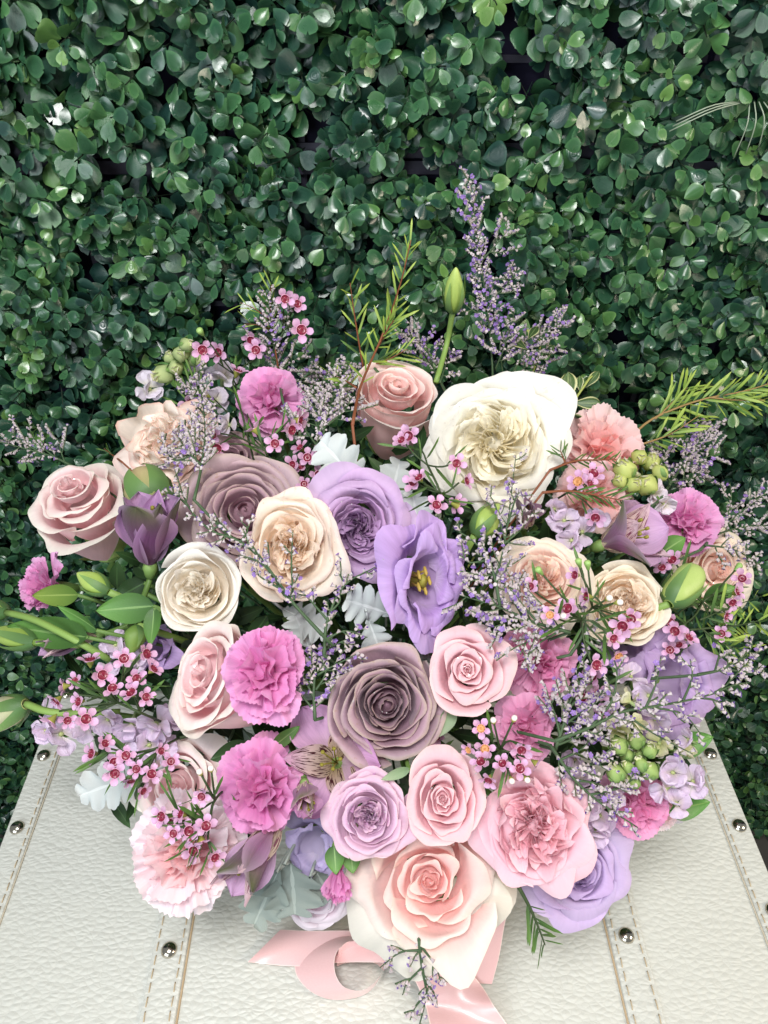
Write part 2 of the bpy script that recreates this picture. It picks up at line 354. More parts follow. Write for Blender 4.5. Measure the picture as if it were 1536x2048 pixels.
for ci in range(3):
    for ri in range(3):
        x0, x1, z0, z1 = XB[ci], XB[ci+1], ZB[ri], ZB[ri+1]
        leaves = []; st = MB(); nst = 0
        step = .0228
        for zz in np.arange(z0 + .012, z1 - .002, step):
            for xx in np.arange(x0 + .012, x1 - .004, step):
                x, z = xx + rng.normal(0, .006), zz + rng.normal(0, .006)
                px, py, d = pix((x, WALL_Y - .03, z))
                if not (-700 < px < 2240 and -200 < py < 2150): continue
                if abs(x) < .30 and z < -.42: continue                   # behind the trunk
                if rng.random() < .012: continue
                b = np.array([x, WALL_Y, z])
                sd = unit((rng.normal(0, .42), -1, rng.normal(-.02, .42))); ln = rng.uniform(.024, .062)
                tipc = rng.random(); e = b + sd * ln
                st.tube([b, b + sd * ln * .6 + (0, 0, -.002), e], .0007, 3, cap=False)
                a0 = rng.uniform(0, 6.28); tc = np.clip(rng.normal(.42, .2), 0, 1)
                xa = unit(np.cross(sd, (0.1, .2, 1))); ya = np.cross(sd, xa)
                for w, (f, nl, sz, elev) in enumerate(((.36, 4, .022, .1), (.72, 4, .021, .22), (1.0, 3, .0155, .5))):
                    for q in range(nl):
                        a = a0 + w * .8 + q * 2 * math.pi / nl + rng.normal(0, .3)
                        rd = math.cos(a) * xa + math.sin(a) * ya
                        ld = unit(rd + sd * (elev + rng.normal(0, .25)) + np.array([0, 0, -.28]))
                        nrm = unit(sd + np.array([0, -.1, .42]) + rng.normal(0, .28, 3))
                        s = sz * rng.uniform(.7, 1.18)
                        o = b + sd * ln * f + ld * .003
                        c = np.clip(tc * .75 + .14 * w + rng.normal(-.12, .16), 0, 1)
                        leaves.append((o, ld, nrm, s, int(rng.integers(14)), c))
                nst += 1
        if not leaves: continue
        root = thing('boxwood_mat', f'artificial green boxwood hedge mat at the {rowname[ri]} {colname[ci]} of the leafy wall' if (ri, ci) != (1, 1) else 'artificial boxwood hedge mat directly behind the bouquet in the middle of the leafy wall', 'hedge panel', Matrix.Translation(((x0+x1)/2, WALL_Y, z0)), 'artificial boxwood mats covering the wall')
        inv = np.array([(x0+x1)/2, WALL_Y, z0])
        g = MB()
        for k in np.arange(z0 + .004, z1, .075): box(g, x0+.003-inv[0], x1-.003-inv[0], -.004, 0, k - inv[2], k + .006 - inv[2])
        for k in np.arange(x0 + .004, x1 - .004, .075): box(g, k-inv[0], k+.006-inv[0], -.0025, .001, .003, z1-z0-.003)
        for zz in (z0 + .002, z1 - .014): box(g, x0+.002-inv[0], x1-.002-inv[0], -.0065, -.0045, zz - inv[2], zz + .012 - inv[2])
        part('backing_grid', g.mesh('backing_grid', grey, False), root)
        st.v = [v - inv for v in st.v]
        part('stems', st.mesh('stems', stemd), root, kind='stuff')
        if (ri, ci) == (2, 2):
            for k in range(8):
                q = np.array([.305 + .004 * k, WALL_Y - .045, .52]); e = q + np.array([-.02 + .006 * k, -.004, -.045 + .004 * abs(k - 3)]) if k > 2 else q + np.array([-.05 - .006 * k, -.006, -.014 - .004 * k])
                w = MB(); w.tube([p - inv for p in spline([q, (q + e) / 2 + (0.0, -.008, .006), e], 8)], .0006, 4); part('bare_stem', w.mesh('bare_stem', plain('bare_plastic_stem', '#8d9a86', .35, .6)), root)
        score = []
        for i, l in enumerate(leaves):
            px, py, d = pix(l[0]); ok = -10 < px < 1546 and -10 < py < 2058
            score.append((l[3] / d * (1 if ok else 0) + .05 * (WALL_Y - l[0][1]) * ok, i))
        score.sort(reverse=True); single = set(i for _, i in score[:285])
        VV, FF, CC = [], [], []; n = 0; cache = {}
        for i, (o, ld, nrm, s, k, c) in enumerate(leaves):
            M = np.array(frame(o - inv, ld, nrm)); M[:3, :3] *= s
            if i in single:
                ck = (k, round(c * 7))
                if ck not in cache:
                    C2 = LV[k][1].copy(); C2[:, 3] = ck[1] / 7
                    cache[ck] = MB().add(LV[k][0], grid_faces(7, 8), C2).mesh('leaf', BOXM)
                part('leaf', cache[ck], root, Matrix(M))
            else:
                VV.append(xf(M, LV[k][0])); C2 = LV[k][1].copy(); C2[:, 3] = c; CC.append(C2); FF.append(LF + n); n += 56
        if not VV: continue
        V = np.concatenate(VV); F = np.concatenate(FF); C = np.concatenate(CC)
        me = bpy.data.meshes.new('foliage'); me.vertices.add(len(V)); me.vertices.foreach_set('co', V.astype(np.float32).ravel())
        me.loops.add(F.size); me.loops.foreach_set('vertex_index', F.astype(np.int32).ravel())
        me.polygons.add(len(F)); me.polygons.foreach_set('loop_start', np.arange(0, F.size, 4, dtype=np.int32))
        me.polygons.foreach_set('use_smooth', [True] * len(F))
        a = me.attributes.new('pc', 'FLOAT_COLOR', 'POINT'); a.data.foreach_set('color', C.astype(np.float32).ravel())
        me.materials.append(BOXM); me.update(calc_edges=True)
        part('foliage', me, root, kind='stuff')

# ------------------------------------------------------------------ white leather trunk
def leather():
    g = NT('white_leather'); tc = g.n('ShaderNodeTexCoord').outputs['Object']
    w = g.n('ShaderNodeTexNoise', {'Vector': tc, 'Scale': 45.0, 'Detail': 3.0}).outputs['Color']
    mp = g.n('ShaderNodeVectorMath', {0: tc, 1: g.n('ShaderNodeVectorMath', {0: w, 1: (.006, .006, .006)}, operation='MULTIPLY').outputs[0]}, operation='ADD').outputs[0]
    mp = g.n('ShaderNodeMapping', {'Vector': mp, 'Scale': (.8, 1.5, 1.0)}).outputs[0]
    v = g.n('ShaderNodeTexVoronoi', {'Vector': mp, 'Scale': 178.0}, feature='DISTANCE_TO_EDGE').outputs['Distance']
    vf = g.n('ShaderNodeTexVoronoi', {'Vector': mp, 'Scale': 178.0, 'Smoothness': .7}, feature='SMOOTH_F1').outputs['Distance']
    v2 = g.n('ShaderNodeTexVoronoi', {'Vector': mp, 'Scale': 420.0}, feature='F1').outputs['Distance']
    big = g.n('ShaderNodeTexNoise', {'Vector': tc, 'Scale': 26.0, 'Detail': 3.0}).outputs[0]
    cre = g.math('POWER', g.math('MULTIPLY', v, 3.2, clamp=True), .6)
    h = g.math('ADD', g.math('MULTIPLY', cre, .26), g.math('ADD', g.math('MULTIPLY', vf, -1.25), g.math('MULTIPLY', v2, -.14)))
    h = g.math('ADD', h, g.math('MULTIPLY', big, .45))
    st = g.n('ShaderNodeTexNoise', {'Vector': tc, 'Scale': 7.0, 'Detail': 4.0}).outputs[0]
    col = g.mix(g.math('MULTIPLY', st, .6), lin('#c9cac3'), lin('#c1c2b9'))
    col = g.mix(g.math('SUBTRACT', .12, g.math('MULTIPLY', cre, .26)), col, lin('#a19f94'))
    bmp = g.n('ShaderNodeBump', {'Strength': .40, 'Distance': .0013, 'Height': h}).outputs[0]
    p = g.n('ShaderNodeBsdfPrincipled', {'Base Color': col, 'Roughness': .46, 'Specular IOR Level': .42, 'Normal': bmp})
    g.t.links.new(p.outputs[0], g.out.inputs[0]); return g.m
LEA = leather(); THREAD = plain('tan_thread', '#b9a88c', .8, .2); PIPE = plain('tan_piping', '#b59f80', .6, .3); EDGE = plain('cream_edge_piping', '#bdb39f', .6, .3)
STUDM = plain('nickel', '#c9c2b4', .16, .5, metal=1.0, noise=.04)
TX0, TX1, TY0, TY1 = -.343, .347, -.02, .497
TROT = Matrix.Rotation(R(1.2), 4, 'Z')
trunk = thing('trunk', 'large white pebbled leather trunk with metal studs and stitched straps under the bouquet', 'trunk', TROT)
mb = MB(); box(mb, TX0+.004, TX1-.004, TY0+.004, TY1-.004, -.80, -.112); part('body', mb.mesh('body', LEA, False), trunk)
mb = MB(); box(mb, TX0, TX1, TY0, TY1, -.11, 0.0, bev=.010, rc=.018); part('lid', mb.mesh('lid', LEA), trunk)
for xa, xb in ((TX0 + .004, TX0 + .0275), (TX1 - .0275, TX1 - .004)):
    mb = MB(); box(mb, xa, xb, TY0 + .012, TY1 - .012, -.004, .0016, bev=.0014); part('edge_band', mb.mesh('edge_band', LEA), trunk)
SL = (-.183, -.1555); SR = (.1905, .218)
for xa, xb in (SL, SR):
    mb = MB(); box(mb, xa, xb, TY0 + .002, TY1 - .002, -.004, .0022, bev=.0018); part('strap', mb.mesh('strap', LEA), trunk)
def cord(x, y0, y1, r, name, m):
    mb = MB(); mb.tube([(x + .0004 * math.sin(9 * y + x * 70), y, .0006) for y in np.linspace(y0, y1, 12)], r, 6); part(name, mb.mesh(name, m), trunk)
cord(SL[1] + .0016, TY0 + .01, TY1 - .01, .0009, 'piping', PIPE); cord(SR[0] - .0016, TY0 + .01, TY1 - .01, .0009, 'piping', PIPE)
cord(TX0 + .0285, TY0 + .01, TY1 - .01, .0007, 'edge_piping', EDGE); cord(TX1 - .0285, TY0 + .01, TY1 - .01, .0007, 'edge_piping', EDGE)
sm = MB(); sm.tube([(0, -.0034, .0), (0, -.002, .0007), (0, .002, .0007), (0, .0034, .0)], .00055, 5); sme = sm.mesh('stitch', THREAD)
for x, z, ya, yb in ((SL[0] + .004, .0023, .12, .34), (SL[1] - .004, .0023, .12, .34), (SR[0] + .004, .0023, .12, .34), (SR[1] - .004, .0023, .12, .34),
                     (TX0 + .0245, .0017, .19, .48), (TX1 - .0245, .0017, .19, .48)):
    for y in np.arange(ya, yb, .0098):
        part('stitch', sme, trunk, Matrix.Translation((x + random.uniform(-.0003, .0003), y, z)) @ Matrix.Rotation(random.uniform(-.06, .06), 4, 'Z'))
st = MB(); st.lathe([(.0072, 0), (.0074, .0008), (.0069, .0022), (.0055, .0038), (.0034, .0049), (.0012, .0054), (0, .00545)], 20); stm = st.mesh('stud', STUDM)
for x, ys in ((TX0 + .0135, [.045 + .074 * k for k in range(8)]), (TX1 - .0135, [.033 + .074 * k for k in range(8)]), (SL[0] + .0137, [.085, .235, .385]), (SR[0] + .0137, [.088, .238, .388])):
    for y in ys: part('stud', stm, trunk, Matrix.Translation((x, y, .0012 if abs(x) > .3 else .0018)) @ Matrix.Scale(.9, 4))

# ------------------------------------------------------------------ pink satin ribbon lying on the trunk
def satin():
    g = NT('pink_satin'); U, V, L, A = g.pc()
    nz = g.n('ShaderNodeTexNoise', {'Vector': g.n('ShaderNodeCombineXYZ', {0: g.math('MULTIPLY', U, 3.0), 1: g.math('MULTIPLY', V, 40.0), 2: 0.0}).outputs[0], 'Scale': 3.0, 'Detail': 2.0}).outputs[0]
    col = g.mix(nz, lin('#dfb2b2'), lin('#e6bfbe'))
    e = g.math('GREATER_THAN', g.math('ABSOLUTE', U), .965)
    col = g.mix(e, col, lin('#f0d6cf'))
    bmp = g.n('ShaderNodeBump', {'Strength': .08, 'Distance': .0006, 'Height': nz}).outputs[0]
    p = g.n('ShaderNodeBsdfPrincipled', {'Base Color': col, 'Roughness': .27, 'Specular IOR Level': .7, 'Anisotropic': .5, 'Sheen Weight': .25, 'Normal': bmp})
    g.t.links.new(p.outputs[0], g.out.inputs[0]); return g.m
SAT = satin()
def strip(pairs, nv=26, nu=9, sag=0.0):
    """pairs of (left edge px, right edge px, left height, right height)"""
    Lp = spline([on_z(a[0], a[1], za) for a, b, za, zb in pairs], nv); Rp = spline([on_z(b[0], b[1], zb) for a, b, za, zb in pairs], nv)
    u = np.linspace(0, 1, nu)[None, :, None]; Lp = np.array(Lp)[:, None, :]; Rp = np.array(Rp)[:, None, :]
    P = Lp * (1 - u) + Rp * u
    P[..., 2] += sag * (4 * u * (1 - u))[..., 0] * np.sin(np.linspace(0, 9, nv))[:, None]
    P[..., 2] = np.maximum(P[..., 2], .0035)
    U = np.tile(np.linspace(-1, 1, nu)[None, :], (nv, 1)); V = np.tile(np.linspace(0, 1, nv)[:, None], (1, nu))
    C = np.stack([U, V, U*0+.5, U*0+.5], -1).reshape(-1, 4)
    return P, C
def Z(x, y): return (450 + x / 2.363, 1650 + y / 2.363)
rib = thing('ribbon', 'blush pink satin ribbon with a curled loop and loose tails lying on the white leather', 'ribbon', Matrix.Translation(tuple(on_z(800, 1900, 0))))
ro = on_z(800, 1900, 0)
def rpart(name, pairs, **k):
    P, C = strip(pairs, **k); P = P - ro
    me = MB().grid(P, C).mesh(name, SAT); part(name, me, rib)
rpart('tail', [(Z(108, 648), Z(262, 494), .006, .006), (Z(330, 668), Z(400, 500), .006, .018), (Z(560, 650), Z(600, 500), .022, .026), (Z(760, 650), Z(780, 520), .03, .034)], sag=.0015)
rpart('loop', [(Z(640, 488), Z(760, 592), .018, .040), (Z(500, 500), Z(640, 548), .010, .036), (Z(392, 545), Z(560, 566), .0045, .031), (Z(336, 620), Z(521, 622), .0040, .028), (Z(338, 710), Z(522, 702), .0040, .027), (Z(410, 790), Z(562, 765), .0040, .026), (Z(520, 827), Z(640, 782), .0040, .026), (Z(650, 806), Z(705, 745), .0045, .027), (Z(722, 740), Z(742, 690), .006, .028), (Z(745, 640), Z(748, 612), .012, .032), (Z(690, 570), Z(690, 548), .018, .036)], nv=56)
rpart('loop_back', [(Z(752, 690), Z(748, 640), .010, .030), (Z(705, 652), Z(722, 578), .006, .032), (Z(625, 645), Z(650, 550), .005, .033), (Z(565, 655), Z(585, 550), .005, .033), (Z(528, 668), Z(538, 585), .005, .031)], nv=24)
rpart('tail', [(Z(1130, 440), Z(1345, 380), .03, .035), (Z(1120, 560), Z(1322, 470), .026, .03), (Z(1115, 690), Z(1296, 620), .014, .016), (Z(1150, 745), Z(1262, 752), .006, .006)], nv=18)
rpart('tail', [(Z(850, 640), Z(1120, 650), .03, .02), (Z(890, 720), Z(1215, 762), .018, .008), (Z(940, 830), Z(1275, 860), .005, .014), (Z(968, 945), Z(1335, 945), .006, .006), (Z(1000, 1080), Z(1400, 1060), .006, .006)], sag=.002)
# ------------------------------------------------------------------ flowers: builders
def facing(px, py, face):
    d = unit(ray(px, py))
    if face is None: face = ((px - 770) / 1000, (1330 - py) / 1000)
    return unit(-d + face[0] * RGT + face[1] * UPV)
def add_stem(root, M, z0, r=.0028, mat=None, z1=None):
    """a stem from under the flower head to where all stems meet"""
    inv = np.array(M.inverted()); e = xf(inv, STEM_END[None])[0]; s = 1 / (M.to_scale()[2])
    a = np.array([0, 0, z0]); b = a + np.array([0, 0, -.35 * abs(e[2] - z0) - .2])
    mb = MB(); mb.tube(spline([a, b, e], 8), r * s, 6); part('stem', mb.mesh('stem', mat or STEM), root)
def sepals(root, zb, r, n=5, L=.7, mat=None, droop=1.0):
    mb = MB()
    mb.lathe([(.02, zb - .34), (.12, zb - .3), (r * .8, zb - .12), (r, zb + .02)], 10); part('calyx', mb.mesh('calyx', CALYX), root)
    for k in range(n):
        a = k * 2 * math.pi / n + .3; d = np.array([math.cos(a), math.sin(a), 0])
        me = blade_mesh('sepal', mat or SEPAL, L, .26, 4, 6, 'lance', bend=-.5 * droop, cup=.2, rnd=k / 5)
        part('sepal', me, root, frame(d * r * .8 + np.array([0, 0, zb]), d * .7 + np.array([0, 0, .5]), np.array([0, 0, 1]) - d * .3))
def rose_petals(rng, N=30, r0=.05, gam=.8, zin=.0, zout=-.15, dome=.0, H=1.0, w_in=1.9, w_out=1.05, curl=.14, wave=.03, pt=.05, tip=.22, belly=.06, spiral=.09, roll=.0, rb0=.06, rb1=.30, s0=0.0, tilt=.04, nu=25, nv=12, ph0=0.0, jit=.05, gap=None, pw=.85, flare=.62, dent=.016, close=1.0, dmin=.26):
    out = []
    for i in range(N):
        s = s0 + (1 - s0) * i / max(N - 1, 1)
        rt = r0 + (1 - r0) * s ** gam
        rt *= 1 + rng.normal(0, jit * .5)
        zt = zin + (zout - zin) * s + dome * 4 * s * (1 - s) + rng.normal(0, jit * .5)
        g5 = s ** 2.6; dep = dmin + (H + zt - dmin) * g5; zb = zt - dep; rb = rt * .78 * (1 - g5) + (rb0 + (rb1 - rb0) * s) * g5
        wa = w_in + (w_out - w_in) * s ** .6
        phi0 = ph0 + i * 2.39996 + rng.normal(0, .15)
        cs = curl * (.15 + .85 * s ** 1.4) * rng.uniform(.55, 1.4); tp = tip * rng.uniform(.7, 1.4); p = pt * s * rng.uniform(.2, 1.6)
        p1, p2, p3 = rng.uniform(0, 6.28, 3); wv = 1.25 * wave * (.3 + s) * rng.uniform(.6, 1.4); ro = roll * s * rng.uniform(.3, 1.5)
        u = np.linspace(-1, 1, nu)[None, :]; v = (1 - (1 - np.linspace(0, 1, nv)) ** 1.5)[:, None]
        vv = v * (1 - tp * np.abs(u) ** 2.6)
        phi = phi0 + u * wa * (.35 + .65 * np.sin(np.minimum(1, vv * 1.3) * np.pi / 2)) + .05 * np.sin(p3 + 3 * v)
        fl = flare * (.3 + .7 * s)
        prof = np.sin(vv * np.pi / 2) ** pw * (1 - fl) + fl * vv ** 1.5
        r = rb + (rt - rb) * prof + belly * rt * np.sin(np.pi * vv) * (.4 + s)
        z = zb + (zt - zb) * ((1 - fl) * vv + fl * np.sin(vv * np.pi / 2) ** .9)
        t = np.clip((vv - .70) / .30, 0, 1)
        r = r + cs * t**2; z = z - cs * (.3 * t**2 + .5 * t**4)
        r = r - max(0.0, 1 - s / .22) * .55 * rt * t ** 1.2 * (close if s0 == 0 else 0)
        q1, q2 = rng.uniform(0, 6.28, 2); dn = dent * (.25 + s) * np.sin(np.pi * np.minimum(vv, 1)) ** .5
        r = r + dn * (np.sin(2.1 * u + 3.1 * vv + q1) + .7 * np.sin(4.3 * u - 5.2 * vv + q2) + .35 * np.sin(9.1 * u + 4 * vv + q1 * 2)); z = z + .5 * dn * np.sin(3.3 * u + q2)
        r = r * (1 + spiral * u + tilt * np.cos(phi + p2))
        r = r + wv * t * np.sin(2.6 * u * np.pi / 2 + p1) + .5 * wv * t * np.sin(5.3 * u * np.pi / 2 + p2)
        fe = (.006 + .006 * s) * rng.uniform(.4, 1.5); r = r + fe * t**2 * np.sin(15 * u + p3 * 3); z = z + fe * t**2 * np.sin(19 * u + p1 * 2) - fe * t**4 * np.abs(np.sin(8 * u + p3))
        z = z + .6 * wv * t * np.sin(3.4 * u * np.pi / 2 + p2)
        r = r + p * t**2 * np.exp(-(u / .28) ** 2) + ro * t * np.abs(u) ** 2; z = z - ro * .5 * t * np.abs(u)**2
        P = np.stack([r * np.cos(phi), r * np.sin(phi), z], -1)
        C = np.stack([u + 0 * v, v + 0 * u, 0 * u * v + s, 0 * u * v + rng.random()], -1).reshape(-1, 4)
        out.append((P, C, s))
    return out
def quartered(rng, Q=4, rq=.55, n=5, zin=0.0, H=.8, wave=.04, hump=.06, swirl=.7, nu=15, nv=7, half=None, core=7, ring=16, **kw):
    """the folded heart of a garden rose: nested hairpin folds in a few quarters, twisted together, round a small whorl"""
    H = .30 - zin; out = []; half = half or math.pi / Q * 1.05; ph = rng.uniform(0, 6.28)
    for q in range(Q):
        pq = ph + q * 2 * math.pi / Q + rng.normal(0, .15); rmq = rq * rng.uniform(.86, 1.1)
        for k in range(n):
            f = k / n; rm = rmq * (1 - .72 * f) * rng.uniform(.95, 1.05); hw = half * (1 - .62 * f) * rng.uniform(.9, 1.1); off = rng.normal(0, .08)
            u = np.linspace(-1, 1, nu)[None, :]; v = np.linspace(0, 1, nv)[:, None]
            r = rm * (1 - np.abs(u) ** 2.4 * (.80 - .3 * f)); p1, p2 = rng.uniform(0, 6.28, 2)
            t = v ** 2
            r = r + wave * t * np.sin(4.5 * u + p1) + .6 * wave * t * np.sin(9 * u + p2)
            r = r * (.55 + .45 * v) + .035 * t * v
            phi = pq + off + u * hw + swirl * (r / rq - .6) + wave * 1.2 * np.sin(7 * u + p2) * t
            top = zin + hump * rng.uniform(-.6, 1) - .10 * (1 - f) * 0 + .07 * (1 - (r / rq) ** 2) - .05 * np.abs(u)
            z = -H + (top + H) * v + .04 * np.sin(5 * u + p1) * v
            P = np.stack([r * np.cos(phi), r * np.sin(phi), z + 0 * phi], -1)
            C = np.stack([u + 0 * v, .35 + .65 * v + 0 * u, 0 * u * v + .08 + .3 * (1 - f), 0 * u * v + rng.random()], -1).reshape(-1, 4)
            out.append((P, C, .3))
    for P, C, k in rose_petals(rng, ring, r0=.30, gam=.8, zin=zin + .06, zout=zin, H=1.2, w_in=1.2, w_out=.8, curl=.06, wave=wave * 1.8, jit=.2, nu=15, nv=7, flare=.35, dmin=.24, spiral=.16, dent=.03, tip=.12, close=0, s0=.12):
        P = P.copy(); P[..., :2] *= rq * 1.12; C = C.copy(); C[:, 2] = .12 + .25 * k; P[..., 2] = np.maximum(P[..., 2], zin - .4); out.append((P, C, k * .3))
    for P, C, k in rose_petals(rng, core, r0=.25, gam=.9, zin=zin + .10, zout=zin + .06, H=1.0, w_in=1.4, w_out=1.0, curl=.06, wave=.12, jit=.2, nu=11, nv=7, flare=0, dmin=.25):
        P = P.copy(); P[..., :2] *= rq * .36; C = C.copy(); C[:, 2] = .03 + .1 * k; P[..., 2] = np.maximum(P[..., 2], zin - .35); out.append((P, C, k * .2))
    return out
GLIT = plain('glitter_flake', '#ffffff', .15, .8, metal=.6, noise=0)
RN = 'roses set into the bouquet'
def rose(label, px, py, rpx, mat, face=None, off=0.0, seed=1, roll=0.0, sx=1.0, sy=1.0, heart=None, cat='rose', name='rose', group=RN, stem=True, sep=True, shift=0.0, **st):
    rng = np.random.default_rng(seed); s = rpx * 1.1 * mpp(px, py, off); ax = facing(px, py, face)
    M = zframe(at(px, py, off) + ax * shift * s, ax, roll, s, sx, sy)
    root = thing(name, label, cat, M, group)
    pet = rose_petals(rng, **st); H0 = st.get('H', 1.0)
    if heart: pet = quartered(rng, **heart) + pet
    for P, C, k in pet: part('petal', MB().grid(P, C).mesh('petal', mat), root)
    zi = (heart or st).get('zin', 0.0); cm = MB(); rr = .12 if not heart else heart.get('rq', .5)
    if H0 > 1.8: cm.lathe([(.30, -H0), (.52, -H0 * .55), (.56, zi - .62), (.4, zi - .42), (.15, zi - .3), (0, zi - .26)], 14, C=(.0, .8, .1, .5))
    elif cat == 'rose': cm.lathe([(.30, -H0), (max(rr, .3), zi - .42), (rr * .85, zi - .26), (rr * .5, zi - .2), (0, zi - .16)], 14, C=(.0, .8, .1, .5)); (part('receptacle', cm.mesh('receptacle', mat), root) if cm.n else None)
    gm = MB()
    for _ in range(9):
        P, C, k = pet[int(rng.integers(len(pet)))]; p = P[int(rng.integers(P.shape[0] * 3 // 5, P.shape[0])), int(rng.integers(2, P.shape[1] - 2))] + np.array([0, 0, .012]); q = .0004 / s * rng.uniform(.5, 1.2)
        m = rng.normal(0, .5, 2) * q; gm.add([p + (q, 0, m[0]), p + (0, q, m[1]), p + (-q, 0, -m[0]), p + (0, -q, -m[1])], [(0, 1, 2, 3)])
    part('glitter', gm.mesh('glitter', GLIT, False), root, kind='stuff')
    H = st.get('H', 1.0); rb = st.get('rb1', .30)
    if sep: sepals(root, -H + .02, rb * .9, L=.55, droop=-.6)
    if stem: add_stem(root, M, -H - .2)
    return root
CN = 'carnations set into the bouquet'
def carnation(label, px, py, rpx, mat, face=None, off=0.0, seed=1, N=26, serr=.04, ruff=.12, group=CN, calyx=True, spread=1.65, inner=.1, L0=.72, L1=1.0, half=.72, sx=1.0, sy=1.0, name='carnation', roll=0.0, zb=-.55, rf=2.2, stem=True, bend=.35):
    rng = np.random.default_rng(seed); s = rpx * 1.12 * mpp(px, py, off); ax = facing(px, py, face)
    M = zframe(at(px, py, off), ax, roll, s, sx, sy); root = thing(name, label, 'carnation', M, group)
    for i in range(N):
        k = i / (N - 1); th = (inner + (spread - inner) * k ** .8 + rng.normal(0, .1)) * min(1, .15 + i / 5); az = i * 2.39996 + rng.normal(0, .2)
        d = np.array([math.cos(az), math.sin(az), 0]); dirv = d * math.sin(th) + np.array([0, 0, math.cos(th)])
        nrm = -d * math.cos(th) + np.array([0, 0, math.sin(th)])
        tw = rng.normal(0, .55) * (1 - .5 * k)
        nrm = nrm * math.cos(tw) + np.cross(dirv, nrm) * math.sin(tw)
        Lg = (L0 + (L1 - L0) * k) * rng.uniform(.88, 1.1)
        P, C = fan(Lg, half * rng.uniform(.75, 1.2), 25, 9, bend=-bend * rng.uniform(.2, 1.3), a0=.12, ruff=ruff * rng.uniform(.6, 1.3) * (1.15 - .4 * k), rf=rf * rng.uniform(.7, 1.15), ph=rng.uniform(0, 6.28), serr=serr, lay=k, rnd=rng.random(), rng=rng)
        mb = MB().grid(P, C); part('petal', mb.mesh('petal', mat), root, frame(np.array([0, 0, zb]) + d * .05, dirv, nrm))
    if calyx:
        mb = MB(); mb.lathe([(.03, zb - .75), (.13, zb - .7), (.19, zb - .3), (.2, zb - .1), (.16, zb - .06)], 10); part('calyx', mb.mesh('calyx', CALYX), root)
    mb = MB(); mb.lathe([(.15, zb - .05), (.24, zb + .12), (.26, zb + .28), (.18, zb + .42), (0, zb + .48)], 12, C=(0, .35, .1, .5)); part('core', mb.mesh('core', mat), root)
    if stem: add_stem(root, M, zb - .7)
    return root
AN = 'alstroemeria flowers in the bouquet'
def alstro(label, px, py, rpx, face=None, off=0.0, seed=1, openness=.45, mats=None, group=AN, roll=0.0, L=1.5, W=.95, zb=-1.0, n_in=3, cup=.35, bend=.15, sx=1.0, sy=1.0, sprd=None):
    rng = np.random.default_rng(seed); s = rpx * mpp(px, py, off); ax = facing(px, py, face)
    M = zframe(at(px, py, off), ax, roll, s, sx, sy); root = thing('alstroemeria', label, 'alstroemeria', M, group)
    mo, mi = mats
    for i in range(3 + n_in):
        outer = i < 3; az = i * 2 * math.pi / 3 + (0 if outer else math.pi / 3) + rng.normal(0, .08)
        th = openness * rng.uniform(.85, 1.2) * (1.0 if outer else .72); d = np.array([math.cos(az), math.sin(az), 0])
        th += 0 if outer else .1; dirv = d * math.sin(th) + np.array([0, 0, math.cos(th)]); nrm = -d * math.cos(th) + np.array([0, 0, math.sin(th)])
        P, C = blade(L * rng.uniform(.93, 1.05), (W if outer else W * .62), 9, 11, 'obovate' if outer else 'ovate', bend=-bend * (1 + 2 * rng.random()), a0=.15, cup=cup * rng.uniform(.7, 1.3), ruff=.03, rf=2.5, ph=rng.uniform(0, 6), lay=0 if outer else 1, rnd=rng.random())
        part('tepal' if outer else 'inner_tepal', MB().grid(P, C).mesh('tepal', mo if outer else mi), root, frame(np.array([0, 0, zb]) + d * .07, dirv, nrm))
    for k in range(5):
        a = k * 1.2566; e = np.array([.22 * math.cos(a), .22 * math.sin(a), zb + L * .75]); mb = MB()
        mb.tube(spline([(0, 0, zb), e * np.array([.4, .4, 1]) - (0, 0, .5), e], 5), .02, 5); mb.lathe([(0, -.07), (.045, -.04), (.045, .04), (0, .07)], 6, Matrix.Translation(tuple(e)))
        part('stamen', mb.mesh('stamen', STAM), root)
    mb = MB(); mb.lathe([(.03, zb - .35), (.12, zb - .25), (.16, zb - .05), (.13, zb + .08)], 8); part('ovary', mb.mesh('ovary', CALYX), root)
    add_stem(root, M, zb - .3, .0022)
    return root
def along(px0, py0, px1, py1, o0=0.0, o1=0.0):
    a, b = at(px0, py0, o0), at(px1, py1, o1); return a, b
